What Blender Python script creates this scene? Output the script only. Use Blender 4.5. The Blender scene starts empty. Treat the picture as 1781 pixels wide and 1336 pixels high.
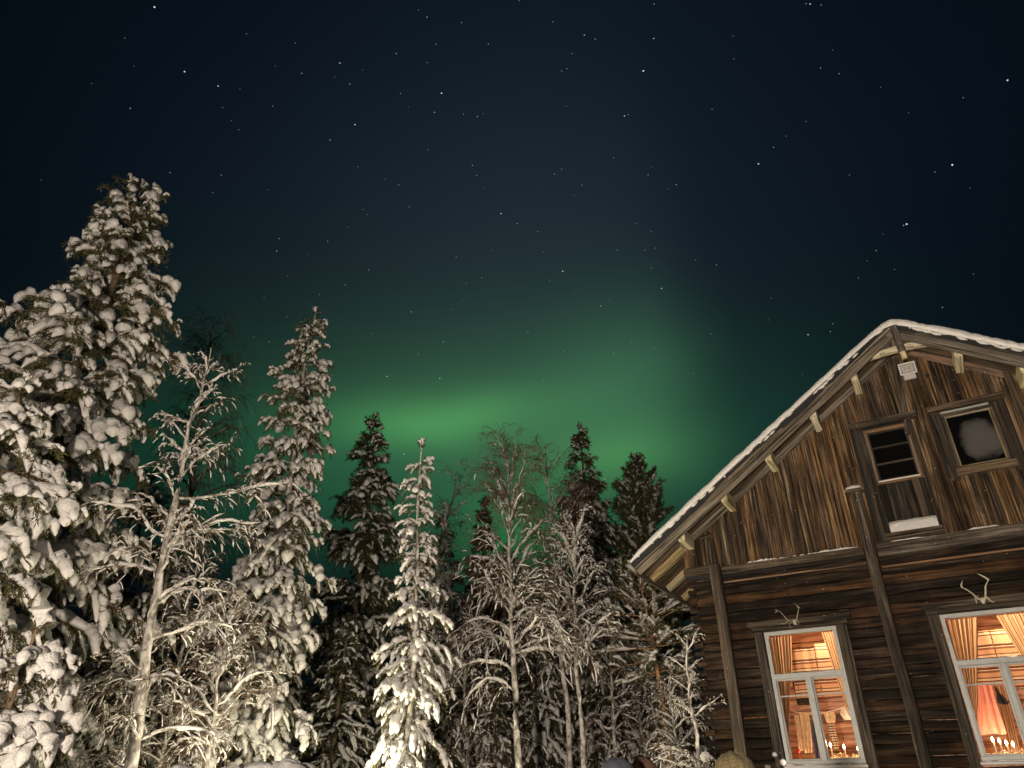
import bpy, math, random
import numpy as np
from mathutils import Vector, Matrix, Euler
R_ = math.radians
scene = bpy.context.scene
col = scene.collection
random.seed(7)

# ------------------------------------------------------------------ camera
FPX, PITCH, ROLL = 1240.0, R_(29.54), R_(0.58)
EYE = np.array([0, 0, 1.6])
_R0 = np.array([1, 0, 0.]); _U0 = np.array([0, -math.sin(PITCH), math.cos(PITCH)])
CF = np.array([0, math.cos(PITCH), math.sin(PITCH)])
CR = math.cos(ROLL)*_R0 - math.sin(ROLL)*_U0
CU = math.sin(ROLL)*_R0 + math.cos(ROLL)*_U0
cam_d = bpy.data.cameras.new('camera'); cam = bpy.data.objects.new('camera', cam_d); col.objects.link(cam)
cam_d.sensor_width = 36; cam_d.lens = FPX/1781*36; cam_d.clip_end = 5000; cam_d.clip_start = 0.05
cam.matrix_world = Matrix(((CR[0], CU[0], -CF[0], EYE[0]), (CR[1], CU[1], -CF[1], EYE[1]), (CR[2], CU[2], -CF[2], EYE[2]), (0, 0, 0, 1)))
scene.camera = cam
def ray(x, y):
    d = CF + CR*(x-890.5)/FPX - CU*(y-668)/FPX
    return d
def at(x, y, Y):                       # point of the place seen at a photo position, Y metres north
    d = ray(x, y); return EYE + d*Y/d[1]

# ------------------------------------------------------------------ render settings
scene.view_settings.view_transform = 'Standard'; scene.view_settings.look = 'None'
scene.view_settings.exposure = 0.0; scene.view_settings.gamma = 1.0
scene.render.engine = 'CYCLES'
cy = scene.cycles
cy.use_denoising = True; cy.max_bounces = 6; cy.diffuse_bounces = 3; cy.glossy_bounces = 2
cy.transmission_bounces = 4; cy.transparent_max_bounces = 8; cy.sample_clamp_indirect = 4
cy.caustics_reflective = False; cy.caustics_refractive = False

# ------------------------------------------------------------------ sky: night blue with the aurora, by direction
world = bpy.data.worlds.new('World'); scene.world = world; world.use_nodes = True
wt = world.node_tree; wt.nodes.clear()
def wn(t, **k):
    n = wt.nodes.new(t)
    for a, b in k.items(): setattr(n, a, b)
    return n
def wmath(op, a, b=None, c=None, clamp=False):
    n = wn('ShaderNodeMath', operation=op, use_clamp=clamp)
    for i, v in enumerate((a, b, c)):
        if v is None: continue
        if isinstance(v, (int, float)): n.inputs[i].default_value = v
        else: wt.links.new(v, n.inputs[i])
    return n.outputs[0]
def azel(x, y):
    d = ray(x, y); return math.atan2(d[0], d[1]), math.atan2(d[2], math.hypot(d[0], d[1]))
tc = wn('ShaderNodeTexCoord')
nz = wn('ShaderNodeTexNoise'); nz.inputs['Scale'].default_value = 3.5; nz.inputs['Detail'].default_value = 2
wt.links.new(tc.outputs['Generated'], nz.inputs['Vector'])
sep = wn('ShaderNodeSeparateXYZ'); wt.links.new(tc.outputs['Generated'], sep.inputs[0])
nsep = wn('ShaderNodeSeparateXYZ'); wt.links.new(nz.outputs['Color'], nsep.inputs[0])
AZ = wmath('ADD', wmath('ARCTAN2', sep.outputs[0], sep.outputs[1]), wmath('MULTIPLY', wmath('SUBTRACT', nsep.outputs[0], 0.5), 0.10))
EL = wmath('ADD', wmath('ARCSINE', sep.outputs[2]), wmath('MULTIPLY', wmath('SUBTRACT', nsep.outputs[1], 0.5), 0.05))
total = None
def glow(x, y, sx, sy, rgb, rot=0.0, edge=None):
    """one soft patch of light in the sky: where (a direction), how wide (rad), colour"""
    global total
    a, e = azel(x, y)
    da = wmath('MULTIPLY', wmath('SUBTRACT', AZ, a), math.cos(e)); de = wmath('SUBTRACT', EL, e)
    c, s = math.cos(rot), math.sin(rot)
    p = wmath('ADD', wmath('MULTIPLY', da, c/sx), wmath('MULTIPLY', de, s/sx))
    q = wmath('ADD', wmath('MULTIPLY', da, -s/sy), wmath('MULTIPLY', de, c/sy))
    g = wmath('EXPONENT', wmath('MULTIPLY', wmath('ADD', wmath('MULTIPLY', p, p), wmath('MULTIPLY', q, q)), -1.0))
    if edge is not None: g = wmath('MULTIPLY', g, edge)
    v = wn('ShaderNodeVectorMath', operation='SCALE'); v.inputs[0].default_value = rgb
    wt.links.new(g, v.inputs['Scale'])
    if total is None: total = v.outputs[0]
    else:
        ad = wn('ShaderNodeVectorMath', operation='ADD'); wt.links.new(total, ad.inputs[0]); wt.links.new(v.outputs[0], ad.inputs[1]); total = ad.outputs[0]
def smooth(lo, hi, src):
    m = wn('ShaderNodeMapRange', interpolation_type='SMOOTHSTEP'); m.inputs[1].default_value = lo; m.inputs[2].default_value = hi
    wt.links.new(src, m.inputs[0]); return m.outputs[0]
edgeR = wmath('SUBTRACT', 1.0, wmath('MULTIPLY', smooth(azel(1130, 600)[0]-0.04, azel(1260, 600)[0]+0.05, AZ), 0.62))
edgeL = smooth(azel(430, 750)[0], azel(640, 750)[0], AZ)
glow(930, 330, 0.52, 0.44, (0.0046, 0.0090, 0.0155))
glow(930, 520, 0.33, 0.24, (0.0092, 0.0142, 0.0140), edge=edgeR)
glow(880, 760, 0.32, 0.135, (0.0290, 0.1060, 0.0400), edge=edgeR)
glow(800, 722, 0.140, 0.038, (0.0300, 0.1200, 0.0280), rot=0.10)
glow(700, 750, 0.13, 0.035, (0.0150, 0.0700, 0.0180), rot=0.05)
glow(1075, 795, 0.080, 0.045, (0.0300, 0.1100, 0.0260))
glow(1080, 660, 0.095, 0.095, (0.0120, 0.0430, 0.0180), edge=edgeR)
glow(930, 930, 0.11, 0.060, (0.0060, 0.1050, 0.0260))
glow(480, 830, 0.22, 0.090, (0.0020, 0.0360, 0.0150))
glow(1300, 850, 0.20, 0.150, (0.0020, 0.0200, 0.0120))
base = wn('ShaderNodeVectorMath', operation='ADD'); base.inputs[1].default_value = (0.0006, 0.0018, 0.0038)
wt.links.new(total, base.inputs[0])
below = smooth(-0.05, 0.02, EL)
fin = wn('ShaderNodeVectorMath', operation='SCALE'); wt.links.new(base.outputs[0], fin.inputs[0]); wt.links.new(below, fin.inputs['Scale'])
bg = wn('ShaderNodeBackground'); wo = wn('ShaderNodeOutputWorld')
wt.links.new(fin.outputs[0], bg.inputs[0]); bg.inputs[1].default_value = 1.0; wt.links.new(bg.outputs[0], wo.inputs[0])

# ------------------------------------------------------------------ lights (the yard lamps around the clearing)
def lamp(name, loc, watts, color, radius=0.12, kind='POINT', target=None, cone=120):
    l = bpy.data.lights.new(name, kind); l.energy = watts; l.color = color; l.shadow_soft_size = radius
    o = bpy.data.objects.new(name, l); o.location = loc; col.objects.link(o)
    if kind == 'SPOT':
        l.spot_size = R_(cone); l.spot_blend = 0.6
        o.rotation_euler = (Vector(target)-Vector(loc)).to_track_quat('-Z', 'Y').to_euler()
    return o
WARM = (1.0, 0.83, 0.66)
lamp('yard_lamp_light', (-2.0, -2.6, 1.5), 8600, WARM, 0.15)
lamp('ground_floodlight_light', (-2.7, 13.3, 0.70), 1000, (1.0, 0.88, 0.60), 0.08)
lamp('corner_lamp_light', (2.3, 12.9, 0.7), 60, (1.0, 0.86, 0.60), 0.06)

# ------------------------------------------------------------------ helpers: tags, meshes
def tag(o, label=None, cat=None, group=None, kind=None):
    if label: o['label'] = label
    if cat: o['category'] = cat
    if group: o['group'] = group
    if kind: o['kind'] = kind
    return o
def empty(name, loc=(0, 0, 0), rz=0.0, label=None, cat=None, group=None):
    o = bpy.data.objects.new(name, None); o.location = loc; o.rotation_euler = (0, 0, rz); o.empty_display_size = 0.2
    col.objects.link(o); return tag(o, label, cat, group)
def mesh_np(name, V, F, mat, parent=None, smooth=True, gc=None, rnd=None):
    V = np.asarray(V, np.float32); F = np.asarray(F, np.int32); k = F.shape[1]
    me = bpy.data.meshes.new(name)
    me.vertices.add(len(V)); me.vertices.foreach_set('co', V.ravel())
    me.loops.add(F.size); me.loops.foreach_set('vertex_index', F.ravel())
    me.polygons.add(len(F)); me.polygons.foreach_set('loop_start', np.arange(0, F.size, k, dtype=np.int32))
    me.update(calc_edges=True)
    me.polygons.foreach_set('use_smooth', np.full(len(F), smooth))
    if gc is not None:
        a = me.attributes.new('gc', 'FLOAT_VECTOR', 'POINT'); a.data.foreach_set('vector', np.asarray(gc, np.float32).ravel())
    if rnd is not None:
        a = me.attributes.new('rnd', 'FLOAT', 'POINT'); a.data.foreach_set('value', np.asarray(rnd, np.float32))
    me.materials.append(mat)
    o = bpy.data.objects.new(name, me); col.objects.link(o)
    if parent is not None: o.parent = parent
    return o
def mesh_multi(name, parts, parent=None):
    """one mesh from several (V, F, material, smooth) pieces"""
    o = mesh_np(name, *joinVF([(v, f) for v, f, m, sm in parts]), parts[0][2], parent)
    me = o.data; idx = []; sm = []
    for i, (v, f, m, k) in enumerate(parts):
        if i: me.materials.append(m)
        idx.append(np.full(len(f), i)); sm.append(np.full(len(f), k))
    me.polygons.foreach_set('material_index', np.concatenate(idx).astype(np.int32)); me.polygons.foreach_set('use_smooth', np.concatenate(sm)); return o
def copy_tree(o, parent=None):
    c = o.copy(); col.objects.link(c); c.parent = parent
    for ch in list(o.children): copy_tree(ch, c)
    return c

# ------------------------------------------------------------------ materials
def mat(name):
    m = bpy.data.materials.new(name); m.use_nodes = True
    nt = m.node_tree; b = nt.nodes['Principled BSDF']; return m, nt, b
def ramp(nt, src, stops):
    r = nt.nodes.new('ShaderNodeValToRGB'); e = r.color_ramp.elements
    while len(e) < len(stops): e.new(0.5)
    for i, (p, c) in enumerate(stops): e[i].position = p; e[i].color = (*c, 1)
    nt.links.new(src, r.inputs[0]); return r.outputs[0]
def noise(nt, vec, scale, detail=4, rough=0.55, dist=0.0):
    n = nt.nodes.new('ShaderNodeTexNoise'); n.inputs['Scale'].default_value = scale; n.inputs['Detail'].default_value = detail
    n.inputs['Roughness'].default_value = rough; n.inputs['Distortion'].default_value = dist
    if vec is not None: nt.links.new(vec, n.inputs['Vector'])
    return n.outputs['Fac']
def vmul(nt, src, v):
    n = nt.nodes.new('ShaderNodeVectorMath'); n.operation = 'MULTIPLY'; n.inputs[1].default_value = v
    nt.links.new(src, n.inputs[0]); return n.outputs[0]
def mix(nt, fac, a, b, mode='MIX'):
    n = nt.nodes.new('ShaderNodeMix'); n.data_type = 'RGBA'; n.blend_type = mode
    for i, v in ((0, fac), (6, a), (7, b)):
        if isinstance(v, (int, float)): n.inputs[i].default_value = v
        elif isinstance(v, tuple): n.inputs[i].default_value = (*v, 1)
        else: nt.links.new(v, n.inputs[i])
    return n.outputs[2]
def nmath(nt, op, a, b):
    n = nt.nodes.new('ShaderNodeMath'); n.operation = op
    for i, v in enumerate((a, b)):
        if isinstance(v, (int, float)): n.inputs[i].default_value = v
        else: nt.links.new(v, n.inputs[i])
    return n.outputs[0]
def bump(nt, b, h, strength, dist):
    n = nt.nodes.new('ShaderNodeBump'); n.inputs['Strength'].default_value = strength; n.inputs['Distance'].default_value = dist
    nt.links.new(h, n.inputs['Height']); nt.links.new(n.outputs[0], b.inputs['Normal'])
def attr(nt, name, out='Vector'):
    n = nt.nodes.new('ShaderNodeAttribute'); n.attribute_name = name; return n.outputs[out]

def wood(name, dark, mid, light, orange=(0.20, 0.075, 0.022), oamt=0.5, grain=46.0, rough=0.75, vary=0.9, stain=0.0):
    """weathered timber: grain along gc.x, each timber with its own tint (rnd)"""
    m, nt, b = mat(name)
    gc = attr(nt, 'gc'); rnd = attr(nt, 'rnd', 'Fac')
    g1 = noise(nt, vmul(nt, gc, (1.1, grain, grain)), 1.0, 5, 0.6, 0.4)
    g2 = noise(nt, vmul(nt, gc, (0.45, 9, 9)), 1.0, 4, 0.6, 0.8)
    f = nmath(nt, 'ADD', nmath(nt, 'MULTIPLY', g1, 0.55), nmath(nt, 'MULTIPLY', g2, 0.45))
    c = ramp(nt, f, [(0.36, dark), (0.50, mid), (0.64, light)])
    o = noise(nt, vmul(nt, gc, (0.7, 5, 5)), 1.0, 3, 0.5, 1.0)
    om = ramp(nt, nmath(nt, 'ADD', o, nmath(nt, 'MULTIPLY', nmath(nt, 'SUBTRACT', rnd, 0.5), 0.35)), [(0.50, (0, 0, 0)), (0.66, (1, 1, 1))])
    c = mix(nt, nmath(nt, 'MULTIPLY', om, oamt), c, mix(nt, g1, tuple(x*0.35 for x in orange), tuple(min(1, x*1.5) for x in orange)))
    cr = noise(nt, vmul(nt, gc, (0.55, grain*0.62, grain*0.62)), 1.0, 3, 0.7, 0.6)
    c = mix(nt, ramp(nt, cr, [(0.38, (0.92,)*3), (0.50, (0, 0, 0))]), c, tuple(x*0.5 for x in dark))
    fl = noise(nt, vmul(nt, gc, (2.2, grain*2.6, grain*2.6)), 1.0, 2, 0.6)
    c = mix(nt, 0.55, c, ramp(nt, fl, [(0.30, (0.35,)*3), (0.72, (1.5,)*3)]), 'MULTIPLY')
    wn_ = nt.nodes.new('ShaderNodeTexWhiteNoise'); wn_.noise_dimensions = '1D'; nt.links.new(rnd, wn_.inputs['W'])
    v = nmath(nt, 'ADD', nmath(nt, 'MULTIPLY', wn_.outputs['Value'], vary), 1.0-vary*0.55)
    hs = nt.nodes.new('ShaderNodeHueSaturation'); nt.links.new(c, hs.inputs['Color']); nt.links.new(v, hs.inputs['Value'])
    hs.inputs['Saturation'].default_value = 1.0
    gy = nt.nodes.new('ShaderNodeTexWhiteNoise'); gy.noise_dimensions = '1D'; nt.links.new(nmath(nt, 'MULTIPLY', rnd, 37.7), gy.inputs['W'])
    nt.links.new(nmath(nt, 'ADD', nmath(nt, 'MULTIPLY', gy.outputs['Value'], 0.45), 0.62), hs.inputs['Saturation'])
    # old soot and weather stains running over neighbouring timbers
    tco = nt.nodes.new('ShaderNodeTexCoord')
    st = noise(nt, vmul(nt, tco.outputs['Object'], (1.5, 1.5, 0.75)), 1.0, 5, 0.65, 0.5)
    hs_col = mix(nt, stain, hs.outputs[0], ramp(nt, st, [(0.38, (0.22, 0.21, 0.20)), (0.60, (1.25, 1.22, 1.18))]), 'MULTIPLY')
    # frost specks caught on rough fibres
    vo = nt.nodes.new('ShaderNodeTexVoronoi'); vo.inputs['Scale'].default_value = 1.0
    nt.links.new(vmul(nt, gc, (5, 9, 9)), vo.inputs['Vector'])
    sp = ramp(nt, vo.outputs['Distance'], [(0.045, (1, 1, 1)), (0.06, (0, 0, 0))])
    c2 = mix(nt, nmath(nt, 'MULTIPLY', sp, 0.55), hs_col, (0.6, 0.58, 0.52))
    nt.links.new(c2, b.inputs['Base Color']); b.inputs['Roughness'].default_value = rough
    b.inputs['Specular IOR Level'].default_value = 0.12
    bump(nt, b, f, 0.7, 0.015)
    return m
def plain(name, c, rough=0.6, metal=0.0, ns=None, amt=0.3, bmp=0.0, spec=0.5):
    m, nt, b = mat(name); b.inputs['Roughness'].default_value = rough; b.inputs['Metallic'].default_value = metal
    b.inputs['Specular IOR Level'].default_value = spec
    tcn = nt.nodes.new('ShaderNodeTexCoord'); n = noise(nt, tcn.outputs['Object'], ns or 12, 5)
    nt.links.new(ramp(nt, n, [(0.3, tuple(x*(1-amt) for x in c)), (0.7, tuple(min(1, x*(1+amt)) for x in c))]), b.inputs['Base Color'])
    if bmp: bump(nt, b, n, bmp, 0.01)
    return m
def glowmat(name, c, s):
    m, nt, b = mat(name); b.inputs['Base Color'].default_value = (*c, 1); b.inputs['Emission Color'].default_value = (*c, 1)
    b.inputs['Emission Strength'].default_value = s; return m

M = {}
def snow_mat(name, c, scale, bd):
    m, nt, b = mat(name); t = nt.nodes.new('ShaderNodeTexCoord')
    n1 = noise(nt, t.outputs['Object'], scale, 6, 0.65); n2 = noise(nt, t.outputs['Object'], scale*3.4, 4, 0.7)
    h = nmath(nt, 'ADD', n1, nmath(nt, 'MULTIPLY', n2, 0.55))
    nt.links.new(ramp(nt, n1, [(0.3, tuple(x*0.90 for x in c)), (0.7, c)]), b.inputs['Base Color'])
    b.inputs['Roughness'].default_value = 0.65; b.inputs['Specular IOR Level'].default_value = 0.25
    bump(nt, b, h, 0.7, bd); return m
M['snow'] = snow_mat('snow', (0.84, 0.83, 0.81), 12, 0.075)
M['roof_snow'] = snow_mat('roof_snow', (0.82, 0.81, 0.80), 9, 0.04)
M['ground_snow'] = snow_mat('ground_snow', (0.80, 0.80, 0.80), 2.5, 0.12)
def foliage_mat(name, c1, c2):
    m, nt, b = mat(name); t = nt.nodes.new('ShaderNodeTexCoord')
    n = noise(nt, t.outputs['Object'], 1.7, 4, 0.7)
    nt.links.new(ramp(nt, n, [(0.3, c1), (0.7, c2)]), b.inputs['Base Color']); b.inputs['Roughness'].default_value = 0.6
    b.inputs['Specular IOR Level'].default_value = 0.25; return m
M['needles'] = foliage_mat('spruce_needles', (0.030, 0.034, 0.012), (0.085, 0.078, 0.026))
M['dark_needles'] = foliage_mat('dark_spruce_needles', (0.030, 0.034, 0.016), (0.065, 0.062, 0.028))
M['pine_needles'] = foliage_mat('pine_needles', (0.035, 0.045, 0.018), (0.080, 0.085, 0.035))
def bark_mat(name, c1, c2, sc, zs=0.3, white=None):
    m, nt, b = mat(name); t = nt.nodes.new('ShaderNodeTexCoord')
    n = noise(nt, vmul(nt, t.outputs['Object'], (1, 1, zs)), sc, 5, 0.6)
    nt.links.new(ramp(nt, n, [(0.42, c1), (0.58, c2)]), b.inputs['Base Color']); b.inputs['Roughness'].default_value = 0.85
    bump(nt, b, n, 0.7, 0.02); return m
M['spruce_bark'] = bark_mat('spruce_bark', (0.05, 0.035, 0.022), (0.17, 0.12, 0.075), 14)
M['frosted_bark'] = bark_mat('frosted_bark', (0.21, 0.19, 0.165), (0.62, 0.60, 0.56), 9, 0.6)
M['birch_bark'] = bark_mat('birch_bark', (0.10, 0.08, 0.06), (0.66, 0.62, 0.55), 11, 2.2)
M['twig_bark'] = bark_mat('twig_bark', (0.05, 0.034, 0.022), (0.19, 0.135, 0.09), 20)
M['pine_bark'] = bark_mat('pine_bark', (0.16, 0.085, 0.045), (0.42, 0.24, 0.14), 12, 0.4)

M['log'] = wood('dark_log', (0.004, 0.0027, 0.0016), (0.018, 0.0105, 0.0046), (0.074, 0.044, 0.0195), (0.12, 0.050, 0.014), 0.40, 40, vary=0.8, stain=0.7)
M['clad'] = wood('gable_board', (0.008, 0.0055, 0.0035), (0.066, 0.040, 0.019), (0.330, 0.222, 0.115), (0.21, 0.105, 0.040), 0.36, 44, vary=1.1, stain=0.6)
M['post'] = wood('grey_post', (0.016, 0.012, 0.009), (0.070, 0.054, 0.038), (0.19, 0.150, 0.108), (0.13, 0.07, 0.03), 0.25, 40, vary=0.4, stain=0.5)
M['rake'] = wood('weathered_rake_board', (0.030, 0.024, 0.017), (0.135, 0.107, 0.076), (0.29, 0.240, 0.175), (0.22, 0.14, 0.07), 0.3, 36, vary=0.4)
M['soffit'] = wood('soffit_plank', (0.026, 0.019, 0.012), (0.105, 0.078, 0.050), (0.23, 0.175, 0.115), (0.24, 0.13, 0.05), 0.4, 36, vary=0.5)
M['pale'] = wood('pale_lit_timber', (0.42, 0.35, 0.19), (0.62, 0.54, 0.33), (0.76, 0.69, 0.47), (0.45, 0.33, 0.14), 0.25, 20, vary=0.15)  # light from below on the timber undersides is put into this pale yellow
M['tail'] = wood('rafter_tail_wood', (0.10, 0.075, 0.040), (0.26, 0.20, 0.11), (0.40, 0.32, 0.19), (0.3, 0.2, 0.09), 0.25, 24, vary=0.2)
M['trim'] = wood('window_trim', (0.012, 0.010, 0.008), (0.050, 0.040, 0.029), (0.125, 0.100, 0.074), (0.13, 0.07, 0.03), 0.2, 40, vary=0.4)
M['orange_or_lit'] = wood('orange_or_lit_wood', (0.07, 0.042, 0.022), (0.18, 0.110, 0.060), (0.32, 0.21, 0.12), (0.28, 0.13, 0.05), 0.5, 40, vary=0.3)  # door frame's own orange; on battens and right frieze it paints warm light
M['door'] = wood('dark_door_board', (0.006, 0.005, 0.004), (0.022, 0.017, 0.012), (0.065, 0.050, 0.034), (0.16, 0.08, 0.03), 0.3, 40, vary=0.8)
M['grey_paint'] = plain('grey_painted_frame', (0.30, 0.31, 0.31), 0.45, ns=9, amt=0.12)
M['inner_wood'] = wood('room_log', (0.27, 0.110, 0.045), (0.44, 0.205, 0.090), (0.58, 0.31, 0.15), (0.48, 0.18, 0.065), 0.4, 16, rough=0.5, vary=0.35)
M['inner_ceiling'] = wood('room_ceiling_board', (0.34, 0.14, 0.05), (0.50, 0.24, 0.09), (0.60, 0.32, 0.14), (0.5, 0.2, 0.06), 0.3, 12, rough=0.5, vary=0.3)
M['felt'] = plain('roofing_felt', (0.012, 0.012, 0.013), 0.9, ns=40, amt=0.3)
M['white_plastic'] = plain('white_plastic', (0.42, 0.42, 0.41), 0.45, ns=20, amt=0.05)
M['black'] = plain('black_metal', (0.01, 0.01, 0.01), 0.4, ns=20)
M['reflector'] = plain('lamp_reflector', (0.30, 0.275, 0.22), 0.6, 0.1, ns=30, amt=0.1)
M['iron'] = plain('rusty_iron', (0.09, 0.07, 0.055), 0.6, 0.4, ns=30, amt=0.5)
M['bone'] = plain('antler_bone', (0.42, 0.38, 0.30), 0.6, ns=25, amt=0.35, bmp=0.3)
M['grey_bone'] = plain('grey_antler_bone', (0.24, 0.215, 0.17), 0.65, ns=25, amt=0.4, bmp=0.3)

# glass: clear for the lit rooms, dark for the loft
def glass_mat(name):
    m, nt, b = mat(name); nt.nodes.remove(b); out = nt.nodes['Material Output']
    tr = nt.nodes.new('ShaderNodeBsdfTransparent'); gl = nt.nodes.new('ShaderNodeBsdfGlossy'); gl.inputs['Roughness'].default_value = 0.02
    tr.inputs[0].default_value = (0.97, 0.97, 0.96, 1)
    fr = nt.nodes.new('ShaderNodeFresnel'); fr.inputs[0].default_value = 1.45; mx = nt.nodes.new('ShaderNodeMixShader')
    nt.links.new(fr.outputs[0], mx.inputs[0]); nt.links.new(tr.outputs[0], mx.inputs[1]); nt.links.new(gl.outputs[0], mx.inputs[2])
    nt.links.new(mx.outputs[0], out.inputs[0]); return m
M['glass'] = glass_mat('window_glass')
m_, nt_, b_ = mat('dark_glass'); b_.inputs['Base Color'].default_value = (0.004, 0.004, 0.004, 1); b_.inputs['Roughness'].default_value = 0.06; M['dark_glass'] = m_
# hoar frost grown on the loft pane: an uneven patch with a soft rim
m_, nt_, b_ = mat('frosted_dark_glass')
gcn = attr(nt_, 'gc'); sp_ = nt_.nodes.new('ShaderNodeSeparateXYZ'); nt_.links.new(gcn, sp_.inputs[0])
ab = nt_.nodes.new('ShaderNodeMath'); ab.operation = 'ABSOLUTE'; nt_.links.new(nmath(nt_, 'DIVIDE', nmath(nt_, 'SUBTRACT', sp_.outputs[1], 0.08), 0.34), ab.inputs[0])
ab2 = nt_.nodes.new('ShaderNodeMath'); ab2.operation = 'ABSOLUTE'; nt_.links.new(nmath(nt_, 'DIVIDE', nmath(nt_, 'ADD', sp_.outputs[2], 0.05), 0.42), ab2.inputs[0])
rr = nmath(nt_, 'ADD', nmath(nt_, 'POWER', ab.outputs[0], 2.6), nmath(nt_, 'POWER', ab2.outputs[0], 2.6))
rr = nmath(nt_, 'ADD', rr, nmath(nt_, 'MULTIPLY', nmath(nt_, 'SUBTRACT', noise(nt_, gcn, 4, 4, 0.6), 0.5), 1.3))
fm = ramp(nt_, rr, [(0.10, (1, 1, 1)), (1.25, (0, 0, 0))])
nt_.links.new(mix(nt_, fm, (0.004, 0.004, 0.004), (0.058, 0.055, 0.054)), b_.inputs['Base Color'])
nt_.links.new(ramp(nt_, fm, [(0, (0.08,)*3), (1, (0.85,)*3)]), b_.inputs['Roughness'])
M['frost_glass'] = m_

def stripe_mat(name, cols, scale, axis=0, sheer=False):
    """woven stripes across gc[axis]"""
    m, nt, b = mat(name); s = nt.nodes.new('ShaderNodeSeparateXYZ'); nt.links.new(attr(nt, 'gc'), s.inputs[0])
    w = nmath(nt, 'FRACT', nmath(nt, 'MULTIPLY', s.outputs[axis], scale), 0)
    n = len(cols); r = nt.nodes.new('ShaderNodeValToRGB'); r.color_ramp.interpolation = 'CONSTANT'; e = r.color_ramp.elements
    while len(e) < n: e.new(0.5)
    tot = sum(c[0] for c in cols); p = 0
    for i, c in enumerate(cols): e[i].position = p/tot; e[i].color = (*c[1], 1); p += c[0]
    nt.links.new(w, r.inputs[0])
    fine = noise(nt, vmul(nt, attr(nt, 'gc'), (90, 90, 90)), 1.0, 2)
    nt.links.new(mix(nt, 0.35, r.outputs[0], ramp(nt, fine, [(0.3, (0.1, 0.1, 0.1)), (0.7, (1, 1, 1))]), 'MULTIPLY'), b.inputs['Base Color'])
    b.inputs['Roughness'].default_value = 0.9; b.inputs['Specular IOR Level'].default_value = 0.1; return m
def translucent(m, amount):
    nt = m.node_tree; b = nt.nodes['Principled BSDF']; tl = nt.nodes.new('ShaderNodeBsdfTranslucent'); mx = nt.nodes.new('ShaderNodeMixShader'); mx.inputs[0].default_value = amount
    nt.links.new(b.inputs['Base Color'].links[0].from_socket, tl.inputs[0]); nt.links.new(b.outputs[0], mx.inputs[1]); nt.links.new(tl.outputs[0], mx.inputs[2])
    nt.links.new(mx.outputs[0], nt.nodes['Material Output'].inputs[0]); return m
M['curtain'] = stripe_mat('striped_curtain', [(3, (0.72, 0.52, 0.32)), (1.2, (0.24, 0.13, 0.06)), (2, (0.80, 0.66, 0.46)), (1.2, (0.40, 0.20, 0.09)), (3, (0.70, 0.50, 0.30)), (1, (0.86, 0.76, 0.58)), (1.8, (0.30, 0.16, 0.08))], 3.0, 0)
M['rug'] = stripe_mat('striped_woven_rug', [(2.5, (0.62, 0.40, 0.24)), (.5, (0.10, 0.05, 0.03)), (1, (0.70, 0.55, 0.38)), (.5, (0.13, 0.06, 0.04)), (2, (0.62, 0.38, 0.22)), (1, (0.22, 0.11, 0.06)), (.4, (0.75, 0.62, 0.45)), (1, (0.12, 0.06, 0.04)), (1.6, (0.66, 0.44, 0.27))], 2.6, 2)

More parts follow.
